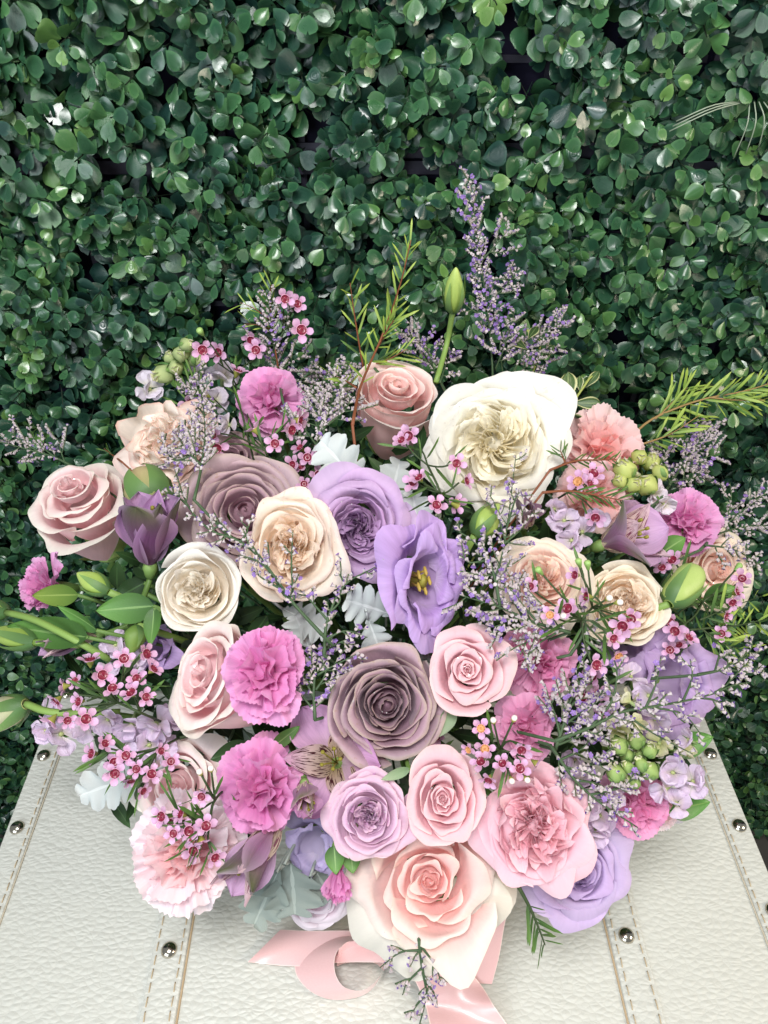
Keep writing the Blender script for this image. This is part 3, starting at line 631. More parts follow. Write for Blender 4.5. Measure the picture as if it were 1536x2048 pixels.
def bud(label, p0, p1, wpx, mat, name='lisianthus_bud', cat='flower bud', off=(0, 0), group='green flower buds around the bouquet', sep=5, stem_to=None, seed=1, twist=1.1, seplen=.75, sepw=.22, prof=None):
    """bud with base at p0 and tip at p1"""
    rng = np.random.default_rng(seed); a, b = along(*p0, *p1, *off); L = np.linalg.norm(b - a); w = wpx * mpp(*p0, off[0]) / L
    M = zframe(a, b - a, 0, L); root = thing(name, label, cat, M, group)
    prof = prof or [(.25, 0), (.62, .08), (.92, .25), (1.0, .42), (.86, .62), (.55, .82), (.26, .95), (.05, 1.0)]
    def wob(V):
        an = np.arctan2(V[:, 1], V[:, 0]); z = V[:, 2]; f = 1 + .13 * np.maximum(0, np.sin(3 * an + 5 * twist * z)) ** .6 * np.sin(np.pi * np.clip(z, 0, 1))
        return V * np.stack([f, f, 1 + 0 * f], -1)
    mb = MB(); prof = [(r * w / 2, z) for r, z in prof]
    P = spline([(r, 0, z) for r, z in prof], 14); mb.lathe([(max(p[0], 0), p[2]) for p in P], 20, wob=wob)
    part('bud', mb.mesh('bud', mat), root)
    for k in range(sep):
        an = k * 2 * math.pi / sep + .4; d = np.array([math.cos(an), math.sin(an), 0]); pts = []
        for q in np.linspace(0, 1, 8):
            zz = q * seplen * 1.05; rr = np.interp(zz, [p[2] for p in P], [p[0] for p in P]) * 1.13 + .012 + .05 * q**3
            pts.append((rr, zz))
        G = []
        for q, (rr, zz) in enumerate(pts):
            wd = sepw * w * (1 - (q / 7.0) ** 1.5) + .006
            t = np.array([-d[1], d[0], 0]); G.append([np.array([rr * math.cos(an + u * min(1.1, wd / max(rr, .06))), rr * math.sin(an + u * min(1.1, wd / max(rr, .06))), zz]) for u in (-1, -.5, 0, .5, 1)])
        G = np.array(G); C = np.zeros((G.shape[0] * 5, 4)); C[:, 1] = np.repeat(np.linspace(0, 1, 8), 5); C[:, 2] = .5; C[:, 3] = k / 5
        part('sepal', MB().grid(G, C).mesh('sepal', SEPALG), root)
    inv = np.array(M.inverted())
    if stem_to: pts = [at(*s) for s in stem_to]
    else: pts = [a + (STEM_END - a) * .4 + np.array([0, .01, -.02]), STEM_END]
    pts = [np.zeros(3)] + [xf(inv, p[None])[0] for p in pts]
    mb = MB(); mb.tube(spline(pts, 12), .0026 / L, 7); part('stem', mb.mesh('stem', STEMB), root)
    return root
# ---- waxflower
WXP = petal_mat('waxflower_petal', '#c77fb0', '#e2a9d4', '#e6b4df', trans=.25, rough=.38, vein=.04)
WXD = petal_mat('waxflower_petal_dark', '#b8769f', '#cf96bb', '#d8a6c8', trans=.25, rough=.42, vein=.05)  # darker copy of the petal; clusters set back in gaps get more of it
WXC = plain('waxflower_cup_red', '#7c2238', .28, .5); WXT = plain('waxflower_cup_tan', '#c58a54', .4, .4); WXF = plain('waxflower_rim', '#d8a2ba', .5); WXG = leaf_mat('waxflower_calyx', '#7d8a3a', '#a9a552', .45)
ANTH = plain('anther_dark', '#4a2430', .5); NEED = leaf_mat('needle_green', '#37512a', '#587a36', .45, scale=.6); NEEDY = leaf_mat('young_needle_green', '#64863a', '#a0b350', .42, scale=.6)
WBUD = plain('waxflower_bud_white', '#e9ddd6', .35, .5); STAM = plain('stamen_olive', '#8a8436', .5)
rngw = np.random.default_rng(3)
WX_PET = []
for k in range(5):
    P, C = blade(1.0, 1.0, 7, 6, 'round', bend=-.25, a0=.3, cup=rngw.uniform(.15, .4), ruff=.03, rnd=rngw.random())
    WX_PET.append([MB().grid(P, C).mesh('petal', m) for m in (WXP, WXD)])
def wax_center(cm):
    mb = MB()
    mb.lathe([(.06, -.95), (.16, -.8), (.42, -.25), (.60, .02)], 10, mi=0, cap=False)
    mb.lathe([(.60, .02), (.64, .08), (.60, .10), (.55, .06)], 12, mi=1, cap=False)
    mb.lathe([(.57, .08), (.46, -.02), (.28, -.06), (.12, -.05), (.08, .12), (.0, .14)], 12, mi=2)
    for k in range(10):
        a = k * .628; mb.tube([(.55 * math.cos(a), .55 * math.sin(a), .08), (.47 * math.cos(a), .47 * math.sin(a), .24)], [.03, .05], 4, mi=2 if k % 2 else 3)
    return mb.mesh('flower', [WXG, WXF, cm, ANTH])
WX_CEN = [wax_center(WXC), wax_center(WXT)]
_wb = MB(); _wb.lathe([(.05, -.9), (.2, -.6), (.42, -.05), (.4, .1)], 9, mi=0); _wb.lathe([(.4, .08), (.44, .25), (.36, .5), (.18, .66), (0, .7)], 10, mi=1)
WX_BUD = _wb.mesh('bud', [WXG, WBUD])
_wb = MB(); _wb.lathe([(.05, -1.2), (.2, -.9), (.40, -.2), (.46, .2), (.3, .4), (0, .42)], 9); WX_GB = _wb.mesh('green_bud', leaf_mat('green_bud_skin', '#6d9a48', '#a8c878', .35, spec=.5))
WG = 'waxflower sprigs in the bouquet'
def needle_me(m, L=1.0, W=.085, b=.2): return blade_mesh('needle', m, L, W, 3, 6, 'needle', bend=b, cup=.35)
NEEDLES = [needle_me(NEED, 1, .09, .25), needle_me(NEED, 1, .08, -.2), needle_me(NEED, 1, .085, .05)]
NEEDY_M = [needle_me(NEEDY, 1, .085, .25), needle_me(NEEDY, 1, .075, -.2), needle_me(NEEDY, 1, .08, .05)]
def put_needles(root, path, rng, n, Lm, o, young=False, spread=.7, start=.1):
    path = [np.asarray(p) for p in path]
    for k in range(n):
        t = start + (1 - start) * (k + rng.random() * .6) / n; f = min(t, .999) * (len(path) - 1); i = int(f); p = path[i] + (path[i+1] - path[i]) * (f - i)
        tan = unit(path[i+1] - path[i]); sd = unit(np.cross(tan, rng.normal(0, 1, 3) * .35 + FWD) * (1 if k % 2 else -1) + rng.normal(0, .25, 3) * 1)
        d = unit(tan * rng.uniform(.6, 1.1) + sd * spread * rng.uniform(.7, 1.2)); L = Lm * rng.uniform(.65, 1.15) * (1 if t < .9 else .8)
        M = frame(p - o, d, -FWD + rng.normal(0, .4, 3)) @ Matrix.Scale(L, 4)
        part('needle', (NEEDY_M if young and t > .2 else NEEDLES)[int(rng.integers(3))], root, M)
def waxsprig(label, base, flowers, buds=(), gbuds=(), off=-.035, seed=1, size=25, needles=14, dark_share=0, nodes=(), tan=()):
    """flowers: photograph positions; the stem forks from base through the nodes"""
    rng = np.random.default_rng(seed); o = at(*base, off + .065); root = thing('waxflower_sprig', label, 'waxflower', Matrix.Translation(tuple(o)), WG)
    nd = [at(*n, off + .012) for n in nodes] or [o + (np.mean([at(*f, off) for f in flowers], 0) - o) * .45]
    mb = MB(); paths = []
    mb.tube(spline([STEM_END - o, (o + STEM_END) / 2 - o + np.array([0, 0, .01]), np.zeros(3)], 6), .0013, 5)
    chain = [o] + nd
    pts = spline(chain, 4 * len(chain)); mb.tube([p - o for p in pts], .0009, 5); paths.append(pts)
    def fork(e):
        j = int(np.argmin([np.linalg.norm(e - q) for q in nd])); return nd[j]
    for i, f in enumerate(flowers):
        e = at(f[0], f[1], off + rng.uniform(-.008, .008)); q = fork(e); sz = size * mpp(*f[:2], off) * rng.uniform(.78, 1.06)
        ax = unit(-unit(ray(*f[:2])) * rng.uniform(.55, 1.3) + unit(e - q) * rng.uniform(.2, 1.1) + rng.normal(0, .42, 3))
        pts = spline([q, q * .5 + e * .5 - ax * sz * .8 + rng.normal(0, .0015, 3), e - ax * sz * .9], 6); mb.tube([p - o for p in pts], .0007, 5); paths.append(pts)
        M = zframe(e - o, ax, rng.uniform(0, 6.28), sz * .70)
        fo = part('flower', WX_CEN[1 if i in tan else 0], root, M)
        for k in range(5):
            a = k * 1.2566 + rng.normal(0, .08); d = np.array([math.cos(a), math.sin(a), .0])
            if rng.random() < .03: continue
            part('petal', WX_PET[int(rng.integers(5))][1 if rng.random() < .25 + dark_share else 0], fo, frame(d * .56, d + np.array([0, 0, rng.uniform(-.1, .45)]), np.array([0, 0, 1]) - d * .2) @ Matrix.Scale(rng.uniform(.88, 1.08) * .92, 4))
    for lst, me, sc in ((buds, WX_BUD, .62), (gbuds, WX_GB, .62)):
        for f in lst:
            e = at(*f, off - .004); q = fork(e); sz = size * mpp(*f, off); ax = unit(-unit(ray(*f)) * .4 + unit(e - q))
            pts = spline([q, q * .5 + e * .5, e - ax * sz * .5], 5); mb.tube([p - o for p in pts], .0007, 5)
            part('bud', me, root, zframe(e - o, ax, 0, sz * sc))
    part('stem', mb.mesh('stem', STEM_DK), root)
    per = max(1, needles // len(paths))
    for p in paths: put_needles(root, p, rng, per, .024, o)
    return root
def needle_branch(label, paths, n=16, L=.03, off=-.02, seed=1, young=True, mat=None, spread=.6, rad=.0012):
    rng = np.random.default_rng(seed); P = [[at(x, y, off + (z if z else 0)) for x, y, z in [(q + (0,))[:3] for q in p]] for p in paths]
    o = P[0][0]; root = thing('waxflower_foliage', label, 'foliage sprig', Matrix.Translation(tuple(o)), 'needle foliage sprigs')
    mb = MB()
    for i, p in enumerate(P):
        pts = spline(p, 14); mb.tube([q - o for q in pts], [rad * (1.15 - .8 * t) * (1 if i == 0 else .75) for t in np.linspace(0, 1, 14)], 6)
        put_needles(root, pts, rng, n if i == 0 else max(5, n // 2), L, o, young, spread, .25 if i == 0 else .08)
    mb.tube(spline([STEM_END - o, (STEM_END - o) * .5, np.zeros(3)], 5), rad, 5)
    part('stem', mb.mesh('stem', mat or STEM_RED), root)
    return root
# ---- limonium (misty statice)
LIMW = plain('limonium_calyx', '#bdb2b4', .6, noise=.2, scale=900); LIMP = plain('limonium_floret', '#8f70b4', .5, noise=.25, scale=900); LIMD = plain('limonium_floret_dark', '#654c8e', .5, noise=.25, scale=900); LIMG = plain('limonium_stem', '#43583c', .55); LIMB = plain('limonium_bract', '#7d7f63', .6, noise=.3, scale=900)
LG = 'purple limonium sprays in the bouquet'
def floret_geo():
    W = MB(); W.lathe([(.10, 0), (.16, .4), (.34, .85), (.40, 1.0)], 6)
    out = []
    Pm = MB()
    for k in range(5):
        a = k * 1.2566; d = np.array([math.cos(a), math.sin(a), 0]); t = np.array([-d[1], d[0], 0]); z = np.array([0, 0, 1.0])
        Pm.add([z * 1.0, z * 1.15 + d * .42 + t * .26, z * 1.1 + d * .62, z * 1.15 + d * .42 - t * .26], [(0, 1, 2, 3)])
    B = MB(); B.lathe([(.0, -.1), (.17, .15), (.15, .45), (.0, .5)], 5)
    f = lambda m: (np.concatenate(m.v), m.f)
    K = MB(); K.lathe([(.0, .7), (.15, .95), (.17, 1.25), (.0, 1.45)], 5)
    return f(W), f(Pm), f(B), f(K)
FW, FP, FB, FK = floret_geo()
def limonium(label, paths, dens=1.0, off=-.03, seed=1, br=.030, size=.0032, purple=.42, bstart=.3, nbr=9, tdir=None, rad=.0011, flat=.5):
    """paths of photograph points; the first is the main stem. Every path carries short one-sided combs of florets."""
    rng = np.random.default_rng(seed); dens *= 1.2; br *= 1.12; PP = [[at(x, y, off + z) for x, y, z in [(tuple(q) + (0,))[:3] for q in p]] for p in paths]
    o = PP[0][0]; root = thing('limonium_spray', label, 'statice', Matrix.Translation(tuple(o)), LG)
    sm, wh, pu, bk = MB(), MB(), MB(), MB()
    def comb(pts, n, both):
        pts = [np.asarray(p) for p in pts]
        for k in range(n):
            f = (k + rng.random() * .7) / n * (len(pts) - 1); f = min(f, len(pts) - 1.001); i = int(f); p = pts[i] + (pts[i+1] - pts[i]) * (f - i)
            tan = unit(pts[i+1] - pts[i]); sd = unit(np.cross(tan, FWD)) * (1 if (not both or rng.random() < .5) else -1)
            ax = unit(tan * rng.uniform(.3, 1.0) + sd * rng.uniform(.3, .9) - FWD * rng.uniform(.0, .7) + rng.normal(0, .2, 3))
            s = size * rng.uniform(.8, 1.2); M = zframe(p - o, ax, rng.uniform(0, 6), s)
            bk.add(xf(M, FB[0]), FB[1])
            wh.add(xf(M, FW[0]), FW[1])
            x = rng.random()
            if x < purple * .6: pu.add(xf(M, FP[0]), FP[1], None, 0)
            elif x < purple: pu.add(xf(M, FK[0]), FK[1], None, 1)
    for i, P in enumerate(PP):
        pts = spline(P, 16); sm.tube([p - o for p in pts], [rad * (1.2 - .8 * t) * (1 if i == 0 else .7) for t in np.linspace(0, 1, 16)], 5)
        ln = sum(np.linalg.norm(pts[k+1] - pts[k]) for k in range(15)); nb = max(1, int(nbr * ln / .12 * dens)) if nbr else 0
        comb(pts[int(16 * (bstart if i == 0 else .25)):], int(ln / .0030 * dens * (.4 if nb else 1.0)), True)
        for k in range(nb):
            t = (bstart if i == 0 else .1) + (1 - (bstart if i == 0 else .1)) * (k + rng.random() * .8) / nb; f = min(t * 15, 14.99); j = int(f); p = pts[j] + (pts[j+1] - pts[j]) * (f - j)
            tan = unit(pts[j+1] - pts[j]); sd = unit(np.cross(tan, FWD)) * (1 if k % 2 else -1)
            L = br * rng.uniform(.5, 1.15) * (1.15 - .6 * t); d = unit(tan * .75 + sd * rng.uniform(.5, 1.0) - FWD * rng.uniform(-.4, .5))
            e = spline([p, p + d * L * .5 + tan * L * .03, p + d * L + tan * L * .25], 6); sm.tube([q - o for q in e], rad * .5, 4); comb(e[1:], max(4, int(L / .0018 * dens)), rng.random() < .5)
    sm.tube(spline([STEM_END - o, (STEM_END - o) * .5, np.zeros(3)], 5), rad, 5)
    part('stem', sm.mesh('stem', LIMG), root)
    part('calyxes', wh.mesh('calyxes', LIMW, False), root, kind='stuff'); part('bracts', bk.mesh('bracts', LIMB, False), root, kind='stuff')
    if pu.n: part('florets', pu.mesh('florets', [LIMP, LIMD], False), root, kind='stuff')
    return root
# ---- stock
STW = petal_mat('stock_petal', '#dfdcb4', '#e9deec', '#eee4f1', trans=.3, vein=.04); STL = petal_mat('stock_petal_lilac', '#e0d6c4', '#e0c9e4', '#e6d2ea', trans=.3, vein=.04); STY = petal_mat('stock_petal_cream', '#b5c168', '#dfe0a6', '#ebe6c8', trans=.3, vein=.04)
STB = leaf_mat('stock_bud_green', '#86a070', '#cdd796', .6, spec=.2, trans=.3)
def stock(label, florets, buds=(), off=-.015, seed=1, mat=None, budmat=None, base=None):
    rng = np.random.default_rng(seed); allp = list(florets) + list(buds); b = base or (np.mean([p[0] for p in allp]), np.mean([p[1] for p in allp]))
    o = at(b[0], b[1], off + .06); root = thing('stock_stem', label, 'stock flower', Matrix.Translation(tuple(o)), 'stock flower stems in the bouquet')
    mb = MB(); mb.tube(spline([STEM_END - o, (STEM_END - o) * .5, np.zeros(3)], 5), .0025, 6)
    for f in florets:
        px, py, r = f[:3]; m = f[3] if len(f) > 3 else (mat or STW); fo = f[4] if len(f) > 4 else off
        e = at(px, py, fo + rng.uniform(-.006, .006)); s = r * mpp(px, py, fo); ax = unit(-unit(ray(px, py)) + rng.normal(0, .45, 3))
        cm = MB(); cm.lathe([(.05, -.9), (.1, -.5), (.12, -.1), (.08, .0), (0, .02)], 8)
        M = zframe(e - o, ax, rng.uniform(0, 6), s); fl = part('floret', cm.mesh('floret', STB), root, M)
        mb.tube([np.zeros(3), e - o - ax * s * .8], .0012, 5)
        n = int(rng.integers(5, 9))
        for k in range(n):
            a = k * 2.4 + rng.normal(0, .2); d = np.array([math.cos(a), math.sin(a), 0]); th = rng.uniform(.5, 1.5) if k > 1 else rng.uniform(.1, .5)
            dirv = d * math.sin(th) + np.array([0, 0, math.cos(th)]); nr = -d * math.cos(th) + np.array([0, 0, math.sin(th)])
            P, C = blade(rng.uniform(.8, 1.05), rng.uniform(.8, 1.1), 9, 8, 'obovate', bend=-.5 * rng.random() - .2, cup=rng.uniform(-.2, .35), ruff=.08, rf=rng.uniform(1.5, 3), ph=rng.uniform(0, 6), notch=rng.choice([0, .12]), lay=k / n, rnd=rng.random())
            part('petal', MB().grid(P, C).mesh('petal', m), fl, frame(d * .06 + np.array([0, 0, -.15]), dirv, nr))
    for f in buds:
        px, py, r = f[:3]; e = at(px, py, off - .006 + rng.uniform(-.006, .006)); s = r * mpp(px, py, off); ax = unit(-unit(ray(px, py)) * .7 + UPV * .5 + rng.normal(0, .35, 3))
        bm = MB(); bm.lathe([(.25, -.95), (.62, -.7), (.9, -.2), (.86, .3), (.55, .75), (.2, .98), (0, 1.0)], 12, wob=lambda V: V * np.stack([1 + .1 * np.sin(4 * np.arctan2(V[:, 1], V[:, 0])), 1 + .1 * np.sin(4 * np.arctan2(V[:, 1], V[:, 0])), np.ones(len(V))], -1))
        bo = part('bud', bm.mesh('bud', budmat or STB), root, zframe(e - o, ax, rng.uniform(0, 6), s))
        for k in range(3):
            a = k * 2.1 + .4; d = np.array([math.cos(a), math.sin(a), 0]); P, C = blade(.7, .8, 5, 5, 'obovate', bend=.6, a0=-.1, cup=.3, ruff=.06, rnd=rng.random())
            part('petal', MB().grid(P, C).mesh('petal', STY), bo, frame(d * .38 + np.array([0, 0, .62]), -d * .35 + np.array([0, 0, 1]), d))
        mb.tube([np.zeros(3), (e - o) * .6, e - o - ax * s], .0011, 5)
        for k in range(4):
            a = k * 1.57; d = np.array([math.cos(a), math.sin(a), 0])
            P, C = blade(1.5, .75, 5, 7, 'ovate', bend=.9, a0=-.25, cup=.5, rnd=rng.random()); part('sepal', MB().grid(P, C).mesh('sepal', SEPALG), bo, frame(d * .55 + np.array([0, 0, -.8]), d * .5 + np.array([0, 0, 1]), -d + np.array([0, 0, .3])))
    part('stem', mb.mesh('stem', STEM), root)
    return root
SEPALG = leaf_mat('bud_sepal', '#4f7040', '#86a860', .45); STEMB = plain('bud_stem', '#7d9a50', .5)
# ---- leaves
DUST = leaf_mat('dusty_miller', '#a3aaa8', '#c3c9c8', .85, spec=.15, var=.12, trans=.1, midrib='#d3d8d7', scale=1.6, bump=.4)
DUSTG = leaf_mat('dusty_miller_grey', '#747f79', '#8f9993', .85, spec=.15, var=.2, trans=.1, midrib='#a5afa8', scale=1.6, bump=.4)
def dusty(label, p0, p1, wpx, off=(0, 0), mat=None, seed=1, lobes=4, up=None, bend=.4, cup=.15):
    rng = np.random.default_rng(seed); a, b = along(*p0, *p1, *off); L = np.linalg.norm(b - a); W = wpx * mpp(*p1, off[1]) / L
    nv, nu = 76, 17; v = np.linspace(0, 1, nv); u = np.linspace(-1, 1, nu)[None, :]; mb = MB(); G = []
    env = np.minimum(1, .12 + v * 2.6) * np.sqrt(np.clip(1 - ((v - .5) / .5) ** 2, 0, 1)) ** .8; e1, e2 = rng.uniform(0, .2, 2)
    def side(e):
        ph = np.pi * (lobes + .5) * (v ** .92 + e * .3 * (1 - v)); lob = np.abs(np.sin(ph)) ** .55; return W / 2 * env * (.40 + .60 * lob) * (1 + .07 * np.abs(np.sin(3 * ph)))
    wl, wr = side(e1)[:, None], side(e2)[:, None]; w = np.where(u < 0, wl, wr)
    ang = bend * v - bend * .5; y = np.concatenate([[0], np.cumsum(np.cos(ang))[:-1]]) / (nv - 1); z = np.concatenate([[0], np.cumsum(np.sin(ang))[:-1]]) / (nv - 1)
    X = u * w; q1 = rng.uniform(0, 6)
    Y = y[:, None] + .30 * np.abs(u) ** 1.2 * w
    Z = z[:, None] + cup * np.abs(u) * w + .035 * np.sin(7 * v + q1)[:, None] * u * np.abs(u) + .03 * np.abs(u) * np.cos(2 * np.pi * (lobes + .5) * v + q1)[:, None] - .012 * np.exp(-(u / .12) ** 2)
    P = np.stack([X, Y, Z], -1); C = np.stack([u + 0 * Y, v[:, None] + 0 * u, .5 + 0 * Y, 0 * Y + rng.random()], -1).reshape(-1, 4)
    mb.grid(P, C)
    nrm = up if up is not None else -FWD
    root = thing('dusty_miller_leaf', label, 'leaf', frame(a, b - a, nrm) @ Matrix.Scale(L, 4), 'silver dusty miller leaves in the bouquet')
    part('blade', mb.mesh('blade', mat or DUST), root)
    inv = np.array(root.matrix_basis.inverted()); e = xf(inv, STEM_END[None])[0]
    mb = MB(); mb.tube(spline([(0, .04, -.01), (0, -.1, -.06), e * .5 + np.array([0, -.1, -.3]), e], 10), .0011 / L, 5); part('stalk', mb.mesh('stalk', mat or DUST), root)
    return root
def leaf(label, p0, p1, wpx, off=(0, 0), mat=None, shape='ovate', bend=.3, cup=.3, name='green_leaf', seed=1, roll=0.0, stem_to=None, group='loose green leaves in the bouquet'):
    rng = np.random.default_rng(seed); a, b = along(*p0, *p1, *off); L = np.linalg.norm(b - a); W = wpx * mpp(*p1, off[1]) / L
    n = -FWD + roll * np.cross(unit(b - a), -FWD)
    root = thing(name, label, 'leaf', frame(a, b - a, n) @ Matrix.Scale(L, 4), group)
    P, C = blade(1.0, W, 9, 14, shape, bend=bend, a0=-bend / 2, cup=cup * .4, fold=cup * .6, ruff=.012, rf=1.5, rnd=rng.random())
    part('blade', MB().grid(P, C).mesh('blade', mat or GREEN), root)
    inv = np.array(root.matrix_basis.inverted()); e = xf(inv, STEM_END[None])[0]
    mb = MB(); mb.tube(spline([(0, .03, 0), e * .4 + np.array([0, -.1, -.1]), e], 8), .0015 / L, 5); part('stalk', mb.mesh('stalk', STEM), root)
    return root
# ------------------------------------------------------------------ petal colours
PINK_PALE = petal_mat('pale_pink_petal', '#f6c2c8', '#fcdade', '#fbf0e8', inner='#fcd8d8', rim='#f3f0e2', vein=.05, trans=.28)
PINK_BIG = petal_mat('peach_pink_petal', '#f3bcb8', '#f8d5d0', '#f8ebe2', inner='#f4b8b2', rim='#f5eee0', vein=.05, inpow=1.0, trans=.38)
PINK_OUT = petal_mat('cream_white_guard_petal', '#d9dcc4', '#e9e4dc', '#e8e3d6', vein=.03)
PINK_TOP = petal_mat('salmon_pink_petal', '#f4ccd2', '#fddad8', '#fdede6', inner='#fdd8d0', rim='#faf1e8', vein=.05, trans=.28)
WHITE = petal_mat('white_rose_petal', '#faf4de', '#f9f5e8', '#f8f6ef', inner='#fcf6e0', vein=.05, brown=.15, trans=.38)
IVORY = petal_mat('ivory_rose_petal', '#f2e6d2', '#f7f1e6', '#f8f5ee', inner='#f8f0e0', vein=.04, brown=.2, trans=.38)
CREAM = petal_mat('cream_rose_petal', '#f3d8c2', '#f7eada', '#f8f0e6', inner='#f8e8cf', rim='#f3d0c0', vein=.05, brown=.2, trans=.38)
CORAL = petal_mat('coral_edged_petal', '#f8eadf', '#faf1e8', '#f9e6da', inner='#faf6ec', rim='#eeaa98', vein=.05, trans=.34)
BLUSH = petal_mat('peach_blush_petal', '#f3cbbc', '#f8dfd4', '#f7ebdc', inner='#f8d6c8', rim='#f2ead2', vein=.05, trans=.34)
BUTTER = petal_mat('butter_cream_petal', '#f6e0bc', '#f9ecd6', '#faf2e0', inner='#f9e8d6', vein=.07, trans=.34)
MAUVE = petal_mat('dusty_mauve_petal', '#8d6876', '#b592a0', '#bd9ea4', inner='#a07080', rim='#a9947e', vein=.06, brown=.45)
MAUVE_D = petal_mat('antique_mauve_petal', '#86626f', '#a58092', '#b3939e', inner='#8f6476', rim='#a8987f', vein=.07, inpow=.8, brown=.35)
LAV = petal_mat('lavender_petal', '#9f74a2', '#b891c0', '#bf9cc8', inner='#a06ea0', vein=.06)
LAV_L = petal_mat('pale_lavender_petal', '#a685b8', '#bc9fce', '#c2a7d4', inner='#b291c6', vein=.06)
LAVPINK = petal_mat('lilac_pink_petal', '#c893a8', '#d9abc4', '#dcb2c8', inner='#d2a5cf', rim='#e6c3cb', vein=.04)
ROSY = petal_mat('rose_pink_petal', '#dc98a6', '#e8adb8', '#ecbac0', inner='#e8aeb6', rim='#f1d0cc', vein=.04)
ROSY2 = petal_mat('warm_pink_petal', '#e39bab', '#edb0c0', '#f0bcc8', inner='#f0b4c0', rim='#f4cad2', vein=.04)
PALEUNDER = petal_mat('blush_white_petal', '#ecd0dc', '#eedbe6', '#efe2ea', vein=.03)
HOT = petal_mat('magenta_carnation_petal', '#cb5f9e', '#e383c2', '#ea9cd2', inner='#d76eae', vein=.11, trans=.36)
HOT_B = petal_mat('orchid_pink_carnation_petal', '#cf72ac', '#e793ca', '#eca6d8', inner='#e083bc', vein=.08, trans=.36)
ROSEC = petal_mat('rose_pink_carnation_petal', '#cd6a9c', '#e48fba', '#e9a2c6', inner='#de80b0', vein=.08, trans=.36)
PALEC = petal_mat('pale_pink_carnation_petal', '#fadfe2', '#fbe8ee', '#fbeff4', inner='#f9d6d6', vein=.06, trans=.34, inpow=1.8)
SALC = petal_mat('salmon_carnation_petal', '#f5bdba', '#f8d2d2', '#f9e0e0', inner='#f7bfba', vein=.06, trans=.38)
PURP = petal_mat('purple_lisianthus_petal', '#b79ac2', '#ae84c8', '#b993d2', vein=.18, trans=.36)
PURP_L = petal_mat('light_lisianthus_petal', '#cfb8d6', '#ba97cc', '#bf9cd2', vein=.14, trans=.36)
BLUEL = petal_mat('blue_lilac_petal', '#c2b6cf', '#ab9cc9', '#b09fd0', vein=.1, trans=.35)
AL_P = petal_mat('purple_tepal', '#b98fae', '#c08ac4', '#c795cc', back=('#7a4a6c', '#6e3c66', '#55583a'), vein=.14)
AL_L = petal_mat('lilac_tepal', '#d3b6bc', '#caa2c8', '#c495c4', back=('#8b5f72', '#96648c', '#5f6a40'), vein=.14)
AL_K = petal_mat('mauve_tepal', '#d3b4bc', '#c993be', '#c283b6', back=('#a4808a', '#a97c9e', '#86865a'), vein=.16)
AL_I = petal_mat('striped_inner_tepal', '#a9935e', '#c9a9a4', '#c68ab8', stripe='#4b1a24', vein=.05)
AL_C = petal_mat('cream_inner_tepal', '#d9c9a0', '#d9c4b4', '#cfa9b8', stripe='#8a5566', vein=.05)
BUDG = leaf_mat('green_bud_petal', '#8fae4c', '#bfd278', .4, spec=.45, trans=.2, scale=.4)
BUDL = leaf_mat('lime_bud_petal', '#a6bd68', '#c3d686', .35, spec=.45, trans=.25, scale=.4)
BUDR = leaf_mat('rose_bud_peach', '#8a9a55', '#e0c09a', .45, scale=.5, trans=.25)

# ------------------------------------------------------------------ roses
GARD = dict(w_in=1.6, w_out=1.0)
rose('pale pink rose with greenish rim facing up and left beside the purple alstroemeria, far left', 138, 972, 84, PINK_PALE, (-.52, .82), -.015, 11, N=17, flare=.25, jit=.12, H=2.3, zin=.2, zout=-.42, curl=.26, w_out=1.25, belly=.03, pt=.14, gam=.9, rb1=.42, pw=.62, tip=.14, wave=.05)
rose('ruffled cream garden rose with coral edges at upper left above the green rosebud', 330, 880, 78, CORAL, (-.35, .35), .0, 12, heart=dict(Q=4, rq=.62, n=5, zin=.2, wave=.06, hump=.1), N=13, s0=.6, H=1.2, zin=.25, zout=-.25, curl=.2, wave=.09, tip=.15)
rose('salmon pink rose standing upright behind the needle foliage at the top of the bouquet', 795, 768, 72, PINK_TOP, (.2, 1.0), .005, 13, N=16, flare=.25, jit=.12, H=2.2, zin=.1, zout=-.12, curl=.16, w_out=1.3, belly=.08, pt=.1, rb1=.55, pw=.6, tip=.16)
rose('large ivory white garden rose with pointed outer petals, biggest white bloom', 984, 884, 126, WHITE, (-.12, .12), -.01, 14, heart=dict(Q=5, rq=.60, n=6, zin=-.04, wave=.05, hump=.08), N=18, s0=.58, gam=1.1, H=.95, zin=-.02, zout=-.18, curl=.16, wave=.03, pt=.13, tip=.30, w_out=.85)
rose('dusty mauve rose with browned outer petals touching the cream rose, upper left of centre', 487, 1015, 100, MAUVE, (-.1, .25), .0, 15, N=24, dmin=.5, flare=.35, jit=.12, H=1.2, zin=.06, zout=-.22, curl=.2, pt=.06, w_out=1.1, gam=.9)
rose('cream garden rose with peach tinted edge between the mauve and the lavender roses', 583, 1092, 92, CREAM, (.05, .1), -.022, 16, sx=.92, sy=1.12, heart=dict(Q=4, rq=.42, n=5, zin=-.1, wave=.05), N=14, jit=.13, s0=.42, H=1.1, zin=-.05, zout=-.16, curl=.12, wave=.06, tip=.2, w_out=1.15)
rose('lavender rose with swirled dark heart right of the cream garden rose', 718, 1055, 90, LAV, (.0, -.05), -.012, 17, sy=1.1, heart=dict(Q=4, rq=.38, n=4, zin=-.08, wave=.03, swirl=.9), N=15, jit=.12, s0=.36, H=1.1, zin=-.12, zout=-.12, curl=.2, wave=.03, tip=.2, w_out=1.0, pt=.06)
rose('round ivory white rose at left below the purple alstroemeria', 392, 1180, 80, IVORY, (-.15, .05), -.01, 18, heart=dict(Q=4, rq=.42, n=5, zin=.02, wave=.04), N=12, jit=.13, s0=.42, H=1.3, zin=.05, zout=-.18, curl=.1, wave=.03, tip=.2, w_out=1.3, belly=.12)
